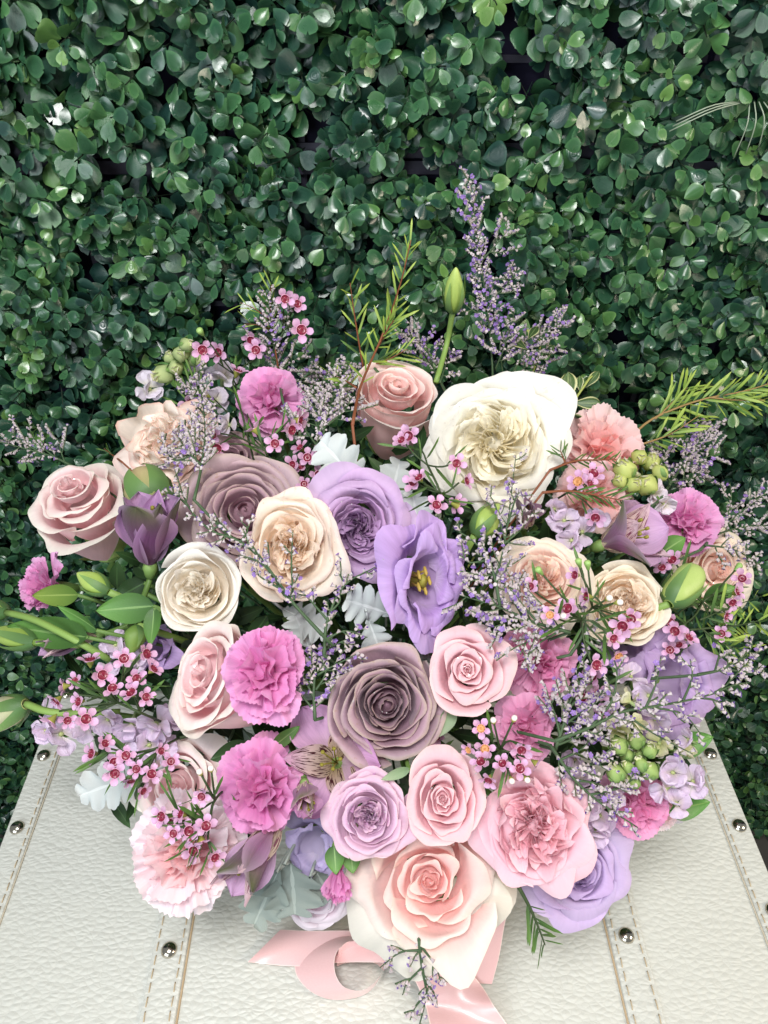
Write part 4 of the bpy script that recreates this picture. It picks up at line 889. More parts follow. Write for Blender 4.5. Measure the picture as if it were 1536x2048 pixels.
rose('pale peach pink rose turned to the left beside the magenta carnation', 392, 1345, 86, PINK_PALE, (-1.0, .3), -.015, 19, sy=1.15, N=16, flare=.25, jit=.12, H=2.2, zin=.1, zout=-.2, curl=.26, w_out=1.25, pt=.1, rb1=.45, pw=.62, wave=.05, tip=.16, heart=None)
rose('dark antique mauve rose with tightly spiralled heart at the centre of the bouquet', 775, 1412, 97, MAUVE_D, (.04, -.12), -.014, 20, N=27, dmin=.75, H=1.1, zin=-.05, zout=-.12, curl=.16, pt=.03, w_out=1.2, gam=1.15, w_in=1.8, tip=.14, wave=.04, r0=.14, jit=.10, flare=.15, dent=.026)
rose('rose pink spray rose with open side petals right of the antique mauve rose', 935, 1340, 72, ROSY, (.05, .02), -.02, 21, N=22, H=1.3, zin=.1, zout=-.2, curl=.18, pt=.12, w_out=1.25, gam=1.75, sy=1.08)
rose('peach spray rose with cream rim under the waxflowers at right of the purple lisianthus', 1088, 1155, 80, BLUSH, (.1, .25), -.005, 22, heart=dict(Q=3, rq=.42, n=5, zin=.03, wave=.04), N=16, s0=.42, H=1.1, zin=.0, zout=-.15, curl=.2, wave=.04, tip=.18)
rose('butter cream rose crossed by needle leaves at right, left of the lime bud', 1258, 1208, 72, BUTTER, (.3, .1), -.005, 23, heart=dict(Q=5, rq=.5, n=5, zin=.12, wave=.06, hump=.1), N=18, s0=.45, H=1.3, zin=.12, zout=-.25, curl=.08, wave=.05, tip=.2, belly=.1, w_out=1.2)
rose('pale peach rose half hidden behind the right hand magenta carnation', 1440, 1140, 72, BLUSH, (.6, -.1), .035, 24, N=20, H=1.5, zin=.1, zout=-.2, curl=.3, tip=.15, w_out=1.2, pt=.1)
rose('lilac pink spray rose below the alstroemeria at bottom centre', 736, 1635, 76, LAVPINK, (-.05, -.12), -.018, 25, heart=dict(Q=3, rq=.30, n=5, zin=.02, wave=.05), N=20, jit=.11, s0=.28, H=1.1, zin=.02, zout=-.2, curl=.14, wave=.04, tip=.2, w_out=1.0)
rose('oval pink spray rose between the lilac rose and the ruffled pink rose', 886, 1598, 72, ROSY, (.0, -.08), -.022, 26, N=22, H=1.2, zin=.1, zout=-.15, curl=.15, pt=.1, w_out=1.2, gam=1.7, sy=1.18)
rose('large ruffled warm pink garden rose at lower right above the lavender rose', 1068, 1650, 92, ROSY2, (.08, -.1), -.02, 27, heart=dict(Q=5, rq=.68, n=6, zin=.08, wave=.08, hump=.14, swirl=.3), N=14, s0=.68, H=1.1, zin=.08, zout=-.25, curl=.16, wave=.06, tip=.18, pt=.1, sy=1.08)
rose('lavender rose at the lower right edge lying against the white leather', 1160, 1745, 86, LAV_L, (.15, -.12), .012, 29, N=18, s0=.25, H=1.2, zin=.05, zout=-.18, curl=.24, pt=.16, w_out=1.05, gam=1.0, heart=dict(Q=3, rq=.24, n=3, zin=.05, wave=.03))
b = rose('largest peach pink rose with white outer petals at the bottom front above the ribbon', 858, 1765, 122, PINK_BIG, (-.02, -.12), -.005, 28, N=19, jit=.11, H=1.0, zin=-.02, zout=-.2, curl=.16, pt=.14, w_out=1.0, gam=1.5, wave=.05, tip=.24, r0=.07, dent=.02)
rngb = np.random.default_rng(5)
for P, C, k in rose_petals(rngb, 7, s0=.9, H=.95, zin=-.3, zout=-.42, curl=.40, pt=.06, w_out=.95, wave=.07, tip=.16, gam=1.0, ph0=.6): part('petal', MB().grid(P * np.array([.98, .98, 1]), C).mesh('petal', PINK_OUT), b, label='greenish white outer petal')
rose('blush white rose mostly hidden behind the ribbon and the carnation bud', 625, 1800, 62, PALEUNDER, (-.2, -.5), .035, 30, N=16, H=1.2, zin=.0, zout=-.2, curl=.2, pt=.1, sep=False)
rose('pale pink rose half hidden behind the waxflowers at lower left', 345, 1575, 82, PINK_PALE, (-.4, -.2), .03, 31, N=18, H=1.4, zin=.05, zout=-.2, curl=.25, pt=.08)
rose('dark mauve rose showing only its edge behind the top left waxflowers', 460, 915, 62, MAUVE, (-.2, .4), .05, 32, N=16, H=1.2, zin=.05, zout=-.2, curl=.2)

# ------------------------------------------------------------------ lisianthus
def lisianthus(label, px, py, rpx, mat, face, off, seed, N=9, sx=1.0, sy=1.0, roll=0.0, sta=True, curl=.3, H=1.35):
    r = rose(label, px, py, rpx, mat, face, off, seed, roll, sx, sy, cat='lisianthus', name='lisianthus', group='lisianthus flowers in the bouquet', N=N, s0=.45, r0=.05, gam=1.0, H=H, zin=.12, zout=-.15, curl=curl, wave=.085, pt=.02, tip=.1, w_in=1.15, w_out=.95, belly=.02, pw=1.0, rb0=.05, rb1=.16, spiral=.1, nu=19, nv=13)
    cm = MB(); cm.lathe([(.06, -H), (.25, -H + .3), (.40, -.62), (.52, -.34)], 16, C=(0, .25, .3, .5), cap=False); part('throat', cm.mesh('throat', mat), r)
    if sta:
        for k in range(5):
            a = k * 1.2566; e = np.array([.16 * math.cos(a), .16 * math.sin(a), -.42]); mb = MB()
            mb.tube(spline([(0, 0, -H), e * np.array([.6, .6, 1]) - (0, 0, .4), e], 5), .022, 5); mb.lathe([(0, -.1), (.04, -.06), (.04, .06), (0, .1)], 7, Matrix.Translation(tuple(e)) @ Matrix.Rotation(.8, 4, 'X'))
            part('stamen', mb.mesh('stamen', YEL), r)
        mb = MB(); mb.lathe([(.0, -H), (.16, -H + .1), (.12, -.85), (.05, -.7), (.05, -.5), (.12, -.42), (0, -.38)], 8); part('pistil', mb.mesh('pistil', STAM), r)
    return r
YEL = plain('stamen_yellow', '#a58d40', .5)
lisianthus('open purple lisianthus with yellow stamens in the middle of the bouquet', 866, 1165, 84, PURP, (.55, -.1), -.03, 41, sx=.92, sy=1.42, N=10, curl=.2)
lisianthus('light purple lisianthus behind the arching limonium at right', 1345, 1365, 74, PURP_L, (.3, -.05), .012, 42, sy=1.2, sta=False, N=9)
lisianthus('pale blue lilac lisianthus hidden between alstroemeria and lilac rose', 622, 1700, 56, BLUEL, (-.3, -.5), .018, 43, sy=1.2, sta=False, N=8)
lisianthus('violet lisianthus peeking out behind the pale peach rose at left', 305, 1300, 42, PURP, (-.5, .1), .03, 44, sta=False, N=7)
lisianthus('lilac lisianthus behind the butter cream rose at right', 1262, 1300, 50, PURP_L, (.2, -.3), .03, 45, sta=False, N=7)

# ------------------------------------------------------------------ carnations
carnation('orchid pink carnation at the top left below the waxflower sprig', 540, 790, 66, HOT_B, (-.1, .35), -.005, 51, N=22, serr=.02, ruff=.09, half=.75, spread=1.7)
carnation('magenta carnation right of the pale peach pink rose, left of centre', 528, 1345, 82, HOT, (-.05, .02), -.040, 52, N=26, ruff=.13, sy=1.14, sx=.95, serr=.03)
carnation('rose pink carnation directly right of the rose pink spray rose', 1085, 1322, 72, ROSEC, (.15, .05), -.006, 53, N=24, ruff=.11, serr=.02)
carnation('small rose pink carnation above the pale waxflower buds right of centre', 1055, 1452, 62, ROSEC, (.1, -.05), -.006, 54, N=24, ruff=.10, serr=.02)
carnation('orchid pink carnation at the right edge above the lime bud', 1386, 1040, 66, HOT_B, (.35, .15), -.008, 55, N=26, ruff=.1, serr=.02, half=.7)
carnation('magenta carnation below the pale peach pink rose at lower left', 520, 1580, 84, HOT, (-.08, -.1), -.016, 56, N=26, ruff=.13, sy=1.08, serr=.03)
carnation('large pale pink carnation with serrated petals at the bottom left edge', 365, 1715, 112, PALEC, (-.22, -.25), .0, 57, N=36, ruff=.11, serr=.03, spread=1.6, half=.62, rf=2.8)
carnation('salmon pink carnation with fringed rim right of the big white rose', 1208, 886, 88, SALC, (.3, .4), -.002, 58, N=30, ruff=.10, serr=.03, half=.65)
carnation('salmon pink carnation under the needle leaves beside the green stock buds', 1190, 985, 72, SALC, (.1, .1), .015, 59, N=28, ruff=.10, serr=.03)
carnation('magenta carnation in profile with green calyx at the far left edge', 52, 1172, 62, HOT_B, (-1.1, .05), .0, 60, N=26, ruff=.1, serr=.04, spread=1.0, zb=-.9, half=.55)
carnation('rose pink carnation under the green stock buds at lower right', 1280, 1615, 64, ROSEC, (.2, -.3), .004, 61, N=24, ruff=.1, serr=.03)
carnation('blush pink carnation almost hidden under the stock at lower right', 1330, 1625, 46, PALEC, (.4, -.4), .03, 62, N=22, ruff=.1, serr=.06)
carnation('small closing magenta carnation bud hanging beside the largest pink rose', 676, 1775, 42, HOT, (.0, -1.3), -.004, 63, N=20, ruff=.08, serr=.06, spread=.55, zb=-1.1, half=.4, L0=1.5, L1=1.6, bend=-.1)

# ------------------------------------------------------------------ alstroemeria
alstro('purple alstroemeria with dark green backs beside the big pale pink rose', 298, 1050, 98, (-.05, 1.7), -.035, 71, .60, (AL_P, AL_P), cup=.6, L=1.7, W=1.35, bend=-.15)
alstro('open mauve alstroemeria with striped brown throat left of the antique mauve rose', 662, 1518, 92, (-.15, .1), -.008, 72, .95, (AL_K, AL_I), L=1.45, W=1.15, bend=.3)
alstro('half closed mauve alstroemeria bud between carnation and lilac rose', 612, 1596, 64, (.05, -.45), -.022, 73, .36, (AL_K, AL_C), L=1.8, W=1.05, cup=.6, bend=-.1)
alstro('mauve alstroemeria drooping over the pale pink carnation', 512, 1708, 96, (-.55, -.8), -.014, 74, .38, (AL_L, AL_C), L=1.9, W=1.05, cup=.55, bend=-.05)
alstro('wide purple alstroemeria with greenish backs below the right green stock buds', 1272, 1062, 86, (1.1, .45), -.022, 75, .5, (AL_L, AL_C), L=1.55, W=1.25, cup=.5)
alstro('closed lilac alstroemeria bud below the big white rose', 1052, 1030, 58, (.1, .4), -.008, 76, .28, (AL_L, AL_C), L=1.8, W=1.15, cup=.7, bend=-.1)
alstro('lilac alstroemeria lying sideways under the green leaves at far left', 110, 1290, 44, (-1.6, -.35), .01, 77, .26, (AL_L, AL_C), L=2.6, W=1.1, cup=.6, bend=0, zb=-1.9)

# ------------------------------------------------------------------ buds
bud('upright green lisianthus bud on a long stem above the white rose', (905, 625), (912, 535), 38, BUDG, off=(-.01, -.02), stem_to=[(893, 690, -.005), (872, 765, .01)], seed=1)
bud('green lisianthus bud under the big pale pink rose at left', (218, 1184), (154, 1146), 40, BUDG, off=(.0, -.01), seed=2)
bud('pale green lisianthus bud among large leaves at the far left edge', (72, 1285), (-18, 1262), 44, BUDG, off=(.0, -.01), stem_to=[(160, 1290, .01)], seed=3)
bud('small green bud on a curved stem at the far left edge under the carnation', (14, 1225), (-40, 1212), 34, BUDL, off=(-.01, -.015), stem_to=[(70, 1240, -.012), (150, 1280, -.004), (220, 1320, .02)], seed=4)
bud('striped green bud below the big white rose among dusty miller', (948, 1072), (1000, 1008), 50, BUDG, off=(-.005, -.01), seed=5)
bud('lime green lisianthus bud at right beside the butter cream rose', (1337, 1208), (1396, 1136), 60, BUDL, off=(-.012, -.02), seed=6, prof=[(.3, 0), (.7, .08), (.95, .25), (1.0, .5), (.95, .72), (.8, .88), (.45, .97), (.1, 1.0)], sep=4)
bud('white and green bud nodding at the left edge above the leather', (52, 1408), (-20, 1440), 62, leaf_mat('pale_bud_petal', '#b9c27a', '#e2cfd4', .4, trans=.3), off=(-.01, -.015), stem_to=[(110, 1425, -.005), (240, 1425, .02)], seed=7, sep=5, prof=[(.3, 0), (.6, .1), (.85, .3), (1.0, .6), (.95, .85), (.5, .98), (.1, 1.0)])
bud('round green rosebud with long sepals beside the big pale pink rose', (314, 1012), (276, 944), 84, BUDR, name='rosebud', off=(-.02, -.028), sep=5, seplen=.98, sepw=.30, seed=8, prof=[(.3, 0), (.7, .08), (.98, .3), (1.0, .5), (.85, .72), (.55, .9), (.2, 1.0)])
bud('small green carnation bud hanging left of the violet lisianthus', (275, 1250), (262, 1308), 40, leaf_mat('calyx_bud', '#5d7a38', '#7d9a4a', .45), off=(.0, .0), sep=3, seed=9, name='carnation_bud')
bud('green bud with yellow green petals left of the dangling carnation bud leaves', (1468, 1205), (1418, 1200), 38, leaf_mat('calyx_bud', '#5d7a38', '#7d9a4a', .45), off=(.0, .0), sep=3, seed=10, name='carnation_bud') if False else None

# ------------------------------------------------------------------ stock
stock('green stock buds with white florets at the top left of the bouquet', [(300, 778, 36), (445, 755, 42), (430, 800, 32), (455, 850, 30), (395, 745, 26)], [(328, 748, 22), (362, 708, 18), (352, 735, 17), (385, 715, 18), (372, 690, 15), (402, 720, 15), (340, 715, 14)], .01, 81, STW, base=(400, 830))
stock('yellow green stock buds above the orchid pink carnation at right', [(1310, 985, 30), (1262, 960, 24, STY), (1330, 1010, 26)], [(1250, 940, 24), (1278, 915, 18), (1302, 925, 20), (1294, 970, 24), (1320, 946, 18), (1265, 970, 18), (1240, 962, 16)], -.006, 82, STW, leaf_mat('stock_bud_yellow', '#b5c870', '#d4d987', .45, trans=.3))
stock('green stock bud cluster with pale lilac florets at the lower right over the leather', [(1345, 1545, 38), (1385, 1562, 40), (1328, 1580, 38), (1352, 1605, 36), (1365, 1505, 32, STY), (1318, 1488, 34, STY), (1238, 1462, 32, STY), (1270, 1448, 28, STY), (1375, 1478, 26)], [(1238, 1492, 20), (1272, 1480, 20), (1254, 1512, 15), (1280, 1508, 13), (1300, 1502, 16), (1232, 1548, 20), (1262, 1560, 22), (1300, 1542, 20), (1255, 1535, 14), (1283, 1530, 15)], -.012, 83, STL, leaf_mat('stock_bud_dull', '#6f9456', '#a9bd6c', .5, trans=.2))
stock('pale lilac stock florets between the ruffled pink rose and the pink carnation', [(1200, 1632, 40), (1178, 1610, 34), (1160, 1560, 36), (1192, 1668, 34), (1225, 1590, 30), (1150, 1520, 34)], (), .008, 84, STL)
stock('white lilac stock florets behind the waxflowers at the left edge', [(310, 1450, 44), (262, 1452, 40), (300, 1490, 40), (345, 1430, 36), (122, 1468, 46), (95, 1425, 36), (170, 1452, 36), (215, 1440, 36), (330, 1500, 36), (90, 1462, 34), (245, 1490, 32)], (), .018, 85, STL, base=(320, 1440))
stock('white lilac stock florets above the wide purple alstroemeria', [(1128, 1040, 36), (1165, 1062, 38), (1192, 1040, 32), (1142, 1080, 34), (1110, 1018, 30)], (), .002, 86, STL)
stock('pale pink stock florets in front of the light purple lisianthus', [(1262, 1352, 34), (1296, 1392, 36), (1258, 1402, 32, STY), (1310, 1440, 36), (1225, 1420, 30)], (), -.004, 87, STL)
stock('lilac stock florets between the violet lisianthus and leaves at left', [(230, 1290, 34), (268, 1320, 32), (215, 1330, 28)], (), .02, 88, STL)

# ------------------------------------------------------------------ waxflower sprigs
waxsprig('pink waxflower sprig at the left with the most blossoms, next to the white stock', (338, 1450), [(180, 1320), (248, 1317), (293, 1308), (307, 1338), (205, 1350), (128, 1373), (113, 1402), (157, 1403), (135, 1441), (292, 1394), (273, 1357), (225, 1376), (172, 1438), (102, 1442), (150, 1362), (262, 1385)], nodes=[(280, 1425), (235, 1405)], seed=1, size=25, needles=26)
waxsprig('pink waxflower sprig hanging over the white leather at the left', (358, 1476), [(210, 1487), (183, 1507), (252, 1511), (230, 1547), (273, 1538), (303, 1548), (286, 1582), (342, 1523), (228, 1524), (322, 1502), (262, 1562)], nodes=[(318, 1495), (275, 1505)], seed=2, size=23, needles=24)
waxsprig('waxflower sprig trailing across the large pale pink carnation', (470, 1560), [(403, 1593), (323, 1633), (347, 1667), (378, 1662), (387, 1702), (430, 1715), (362, 1628), (412, 1652), (340, 1642), (402, 1682)], [(422, 1538), (400, 1545)], nodes=[(430, 1600), (420, 1645)], seed=3, size=24, needles=34, off=-.04)
waxsprig('waxflower sprig rising at the top left in front of the hedge', (510, 930), [(437, 705), (405, 700), (503, 680), (512, 700), (603, 660), (595, 608), (570, 598)], (), [(400, 662)], nodes=[(485, 830), (470, 750), (560, 690)], seed=4, size=25, needles=22, off=-.015)
waxsprig('waxflower sprig around the orchid pink carnation at the top left', (560, 970), [(433, 897), (550, 887), (583, 860), (377, 807), (510, 858), (425, 870), (600, 842), (475, 742), (410, 790)], nodes=[(530, 900)], seed=5, size=25, needles=20, off=-.012)
waxsprig('shaded waxflower cluster between the mauve rose and the dusty miller', (590, 1000), [(603, 933), (637, 950), (600, 895), (615, 915), (608, 968), (622, 1000), (585, 930), (640, 905)], nodes=[(605, 960)], seed=6, size=21, needles=8, off=.01, dark_share=.6)
waxsprig('waxflower sprig below the big white rose beside the dusty miller leaves', (885, 1035), [(817, 872), (803, 880), (913, 927), (933, 962), (827, 963), (873, 1010), (912, 1008), (838, 955)], nodes=[(880, 985), (855, 930)], seed=7, size=24, needles=26, off=-.03)
waxsprig('pale waxflower sprig under the needle leaves right of the white rose', (1110, 1000), [(1156, 963), (1187, 947), (1180, 968), (1191, 1035)], nodes=[(1135, 985)], seed=8, size=24, needles=8, off=-.02, tan=(0,))
waxsprig('waxflower sprig spread over the peach rose and the butter cream rose', (1160, 1290), [(1060, 1173), (1100, 1230), (1135, 1217), (1173, 1193), (1227, 1277), (1262, 1238), (1245, 1252), (1193, 1330), (1237, 1313), (1150, 1150)], [(1217, 1197), (1237, 1205), (1128, 1232)], [(1077, 1140), (1157, 1123), (1175, 1127)], nodes=[(1165, 1240), (1185, 1215)], seed=9, size=25, needles=36, off=-.038, tan=(1, 8))
waxsprig('waxflower sprig at the right edge in front of the hedge', (1385, 1240), [(1324, 1135), (1345, 1120), (1484, 1157), (1474, 1185), (1443, 1267), (1452, 1232), (1340, 1243), (1350, 1262), (1465, 1205)], (), [(1478, 1132)], nodes=[(1405, 1205), (1425, 1190)], seed=10, size=23, needles=34, off=-.01)
waxsprig('waxflower cluster with white buds right of the antique mauve rose', (1010, 1545), [(962, 1457), (937, 1500), (970, 1498), (962, 1523), (1005, 1527), (977, 1560), (1043, 1500), (1040, 1537), (1073, 1527)], [(987, 1442), (1028, 1438), (1023, 1560), (1053, 1558)], nodes=[(1000, 1500)], seed=11, size=23, needles=14, off=-.035, tan=(0, 1, 2, 8))
waxsprig('dark waxflowers in the gap below the antique mauve rose', (865, 1520), [(857, 1493), (873, 1475), (845, 1510)], nodes=[(862, 1500)], seed=12, size=20, needles=4, off=.02, dark_share=.7)
waxsprig('waxflowers half hidden among the arching limonium at right', (1190, 1460), [(1197, 1388), (1185, 1352), (1165, 1395), (1205, 1425)], nodes=[(1190, 1410)], seed=13, size=23, needles=6, off=-.01, dark_share=.2)
waxsprig('waxflowers peeping out over the light purple lisianthus at right', (1360, 1330), [(1358, 1290), (1378, 1275), (1340, 1300)], nodes=[(1360, 1305)], seed=14, size=21, needles=5, off=-.005)

# ------------------------------------------------------------------ needle foliage
needle_branch('tall upright needle foliage on a red stem before the salmon pink rose', [[(705, 850), (722, 770), (765, 670), (800, 570), (822, 480)], [(728, 745), (712, 650), (700, 566)], [(735, 730), (770, 722), (815, 698)], [(712, 775), (688, 760), (662, 748)], [(752, 700), (775, 660), (788, 640)]], 26, .024, -.03, 1)
needle_branch('long needle foliage reaching out to the right edge over the hedge', [[(1262, 872), (1310, 835), (1400, 800), (1490, 782), (1560, 760)], [(1310, 838), (1350, 800), (1375, 775)], [(1280, 890), (1340, 868), (1400, 830)], [(1420, 795), (1470, 800), (1530, 800)]], 34, .03, -.02, 2, mat=plain('tan_stem', '#94794e', .55))
needle_branch('dark needle foliage lying over the salmon carnation', [[(1100, 940), (1150, 922), (1200, 920), (1240, 918)], [(1130, 925), (1120, 900)]], 18, .016, -.03, 3, young=False, rad=.0009)
needle_branch('dark needle foliage below the salmon carnation beside the stock', [[(1085, 985), (1140, 982), (1200, 992), (1250, 1002)]], 18, .017, -.032, 4, young=False, rad=.0009)
needle_branch('dark needle foliage hanging down onto the leather at the bottom right', [[(1035, 1770), (1058, 1812), (1075, 1850), (1090, 1890)]], 15, .022, -.012, 5, young=False, mat=STEM_DK)
needle_branch('young yellow green needle tips before the hedge at the top left', [[(560, 760), (545, 660), (540, 600), (543, 570)], [(540, 640), (510, 618), (480, 605)], [(545, 660), (515, 650), (490, 648)]], 12, .018, -.005, 6, rad=.0008)
needle_branch('fine needle foliage at the right edge below the waxflowers', [[(1380, 1260), (1430, 1255), (1480, 1250), (1545, 1235)], [(1400, 1255), (1440, 1285), (1490, 1300)], [(1400, 1240), (1460, 1215), (1530, 1190)]], 22, .024, .0, 7, rad=.0009, mat=STEM_DK)
needle_branch('small fan of dark needles behind the big pale pink rose', [[(245, 925), (225, 910), (208, 897)]], 7, .014, -.02, 8, young=False, rad=.0008)

# ------------------------------------------------------------------ limonium
limonium('tall limonium spray rising at the upper right above the white rose', [[(985, 860), (985, 740), (975, 620), (958, 500), (940, 362)], [(975, 640), (945, 620), (925, 605)], [(978, 600), (1015, 570), (1030, 545)], [(965, 520), (1000, 480), (1018, 460)], [(970, 560), (1010, 560), (1038, 580)], [(990, 740), (1010, 690), (1030, 620)]], 1.0, -.01, 1, br=.018, bstart=.38, purple=.6, nbr=13)
limonium('limonium spray forking to the right above the variegated leaf sprig', [[(1000, 800), (1040, 720), (1085, 670), (1132, 640)], [(1030, 730), (1075, 705), (1115, 690)], [(1015, 760), (1060, 730), (1090, 735)], [(1005, 745), (1000, 690), (1015, 660)]], 1.1, -.005, 2, br=.022, bstart=.3, nbr=11)
limonium('short limonium sprig between the salmon rose and the green bud', [[(895, 790), (865, 735), (835, 690), (815, 660)], [(880, 765), (895, 720), (905, 700)], [(870, 745), (855, 700), (850, 672)]], 1.1, -.002, 3, br=.018, nbr=9)
limonium('limonium spray standing before the hedge above the orchid pink carnation', [[(565, 800), (555, 740), (545, 670), (535, 592)], [(556, 745), (590, 720), (618, 705)], [(552, 720), (520, 700), (500, 690)], [(550, 690), (575, 650), (572, 630)], [(562, 780), (610, 755), (640, 735)]], 1.1, -.01, 4, br=.02, nbr=10, purple=.3)
limonium('limonium spray left of the salmon pink rose in front of the dark hedge', [[(640, 920), (650, 850), (672, 780), (700, 725)], [(645, 880), (625, 820), (632, 770)], [(655, 850), (690, 820), (705, 790)], [(640, 900), (610, 860), (592, 850)]], 1.2, .0, 5, br=.024, nbr=12, purple=.28)
limonium('limonium sprig over the hedge at the far left edge', [[(160, 940), (110, 915), (60, 900), (-15, 880)], [(110, 915), (75, 885), (60, 865)], [(80, 905), (40, 880), (20, 862)], [(130, 925), (120, 895), (125, 870)]], 1.0, .0, 6, br=.02, nbr=9, purple=.25)
limonium('limonium spray crossing the coral edged rose at upper left', [[(388, 1000), (403, 930), (410, 850), (396, 745)], [(402, 930), (370, 895), (345, 850)], [(408, 880), (380, 860), (358, 850)], [(406, 900), (350, 920), (322, 880)], [(410, 830), (385, 800), (380, 765)]], 1.1, -.04, 7, br=.017, nbr=10, purple=.4)
limonium('limonium chain hanging from the rosebud across the mauve rose', [[(570, 1190), (520, 1115), (470, 1078), (420, 1060), (375, 1010), (350, 940)], [(480, 1085), (495, 1060), (480, 1040)], [(375, 1010), (345, 985), (325, 990)], [(420, 1060), (440, 1050), (425, 1040)]], 1.0, -.04, 8, br=.012, nbr=9, bstart=.1, purple=.4)
limonium('limonium twig crossing the cream garden rose', [[(645, 1270), (590, 1210), (555, 1160), (500, 1085)], [(588, 1200), (583, 1130), (586, 1060)], [(575, 1185), (530, 1160), (505, 1140)], [(560, 1165), (520, 1125), (480, 1110)]], .9, -.045, 9, br=.008, nbr=6, bstart=.35, purple=.6)
limonium('limonium twig between the cream rose and the dusty miller in the centre', [[(648, 1310), (655, 1240), (690, 1170), (755, 1132)], [(655, 1240), (620, 1200), (600, 1180)], [(660, 1225), (680, 1200), (672, 1170)], [(650, 1280), (690, 1262), (735, 1275)], [(690, 1172), (680, 1150), (668, 1150)]], .9, -.022, 10, br=.011, nbr=8, bstart=.2, purple=.55)
limonium('dense limonium tuft between the magenta carnation and the antique mauve rose', [[(630, 1440), (628, 1370), (640, 1310), (700, 1275)], [(630, 1400), (600, 1340), (590, 1320)], [(635, 1350), (670, 1330), (720, 1305)], [(628, 1420), (600, 1390), (580, 1395)], [(632, 1380), (650, 1350), (655, 1310)]], 1.2, -.012, 11, br=.018, nbr=10, bstart=.1, purple=.6)
limonium('limonium spray right of the open purple lisianthus', [[(1000, 1210), (985, 1140), (955, 1090), (905, 1055)], [(990, 1160), (1010, 1080), (1032, 910)], [(1010, 1080), (990, 1010), (975, 985)], [(975, 1120), (940, 1125), (920, 1110)], [(1005, 1090), (1040, 1060), (1065, 1025)], [(1012, 1060), (1030, 1000), (1040, 985)]], 1.0, -.03, 12, br=.014, nbr=9, bstart=.2, purple=.5)
limonium('dense limonium bunch above the rose pink carnation right of the lisianthus', [[(1140, 1265), (1070, 1245), (1000, 1215), (920, 1190)], [(1050, 1240), (1000, 1160), (975, 1145)], [(1080, 1250), (1030, 1190), (1025, 1150)], [(1100, 1255), (1060, 1275), (1040, 1310)], [(1030, 1230), (1000, 1250), (975, 1255)], [(1120, 1262), (1080, 1285), (1075, 1300)]], 1.25, -.028, 13, br=.022, nbr=13, bstart=.05, purple=.35)
limonium('limonium spray before the hedge above the orchid carnation at right', [[(1320, 1000), (1365, 930), (1400, 880), (1420, 850)], [(1350, 950), (1400, 920), (1440, 905)], [(1370, 925), (1365, 890), (1380, 860)], [(1340, 970), (1330, 930), (1330, 905)], [(1340, 965), (1390, 955), (1410, 950)]], 1.1, -.004, 14, br=.02, nbr=11, purple=.4)
limonium('thin limonium sprig at the right edge beside the orchid carnation', [[(1400, 1100), (1450, 1050), (1500, 1010), (1545, 975)], [(1450, 1050), (1462, 1000), (1460, 965)], [(1430, 1070), (1480, 1055), (1535, 1050)], [(1410, 1090), (1470, 1100), (1520, 1130)]], 1.0, -.012, 15, br=.016, nbr=9, purple=.35)
limonium('arching limonium spray sweeping to the right over the light purple lisianthus', [[(1110, 1482), (1180, 1455), (1240, 1425), (1295, 1415), (1370, 1402), (1440, 1380), (1500, 1318)], [(1180, 1455), (1222, 1405), (1234, 1350), (1228, 1320)], [(1292, 1414), (1312, 1365), (1322, 1312)], [(1366, 1402), (1384, 1355), (1380, 1318)], [(1300, 1414), (1365, 1428), (1402, 1468)], [(1250, 1428), (1310, 1468), (1385, 1508)], [(1400, 1395), (1440, 1405), (1465, 1440)], [(1430, 1385), (1470, 1370), (1500, 1365)]], .9, -.05, 16, br=.009, nbr=8, bstart=.12, purple=.55)
limonium('dense limonium tuft right of the small rose pink carnation', [[(1110, 1500), (1130, 1440), (1145, 1390), (1175, 1340)], [(1128, 1450), (1170, 1420), (1200, 1400)], [(1120, 1470), (1110, 1430), (1100, 1400)], [(1135, 1420), (1165, 1385), (1165, 1360)], [(1115, 1490), (1170, 1470), (1215, 1470)]], 1.2, -.02, 17, br=.02, nbr=12, bstart=.05, purple=.6)
limonium('limonium spray running down between the ruffled pink rose and the stock', [[(1100, 1490), (1150, 1560), (1200, 1605), (1275, 1655)], [(1130, 1540), (1180, 1530), (1235, 1520)], [(1150, 1560), (1200, 1570), (1230, 1600)], [(1120, 1520), (1160, 1500), (1180, 1480)], [(1180, 1590), (1240, 1575), (1290, 1540)]], 1.1, -.022, 18, br=.016, nbr=11, bstart=.08, purple=.5)
limonium('limonium sprig hanging below the largest pink rose over the ribbon', [[(838, 1880), (845, 1940), (852, 1990), (838, 2055)], [(842, 1900), (800, 1905), (760, 1935)], [(845, 1935), (815, 1965), (805, 1990)], [(850, 1960), (870, 1990), (875, 2010)], [(840, 1890), (870, 1930), (882, 1965)], [(850, 1990), (830, 2015), (820, 2040)]], 1.0, -.012, 19, br=.008, nbr=8, bstart=.05, purple=.45)
limonium('sparse limonium twig before the hedge at the right edge over the trunk corner', [[(1395, 1350), (1440, 1340), (1480, 1320), (1545, 1292)], [(1430, 1343), (1440, 1300), (1432, 1285)], [(1470, 1325), (1500, 1300), (1505, 1278)], [(1450, 1338), (1500, 1345), (1530, 1340)]], .95, -.015, 20, br=.011, nbr=8, purple=.4)
limonium('limonium twig under the waxflowers right of the peach rose', [[(1140, 1310), (1165, 1270), (1170, 1235), (1162, 1200)], [(1165, 1270), (1190, 1280), (1210, 1300)]], 1.0, -.02, 21, br=.01, nbr=7, purple=.5)

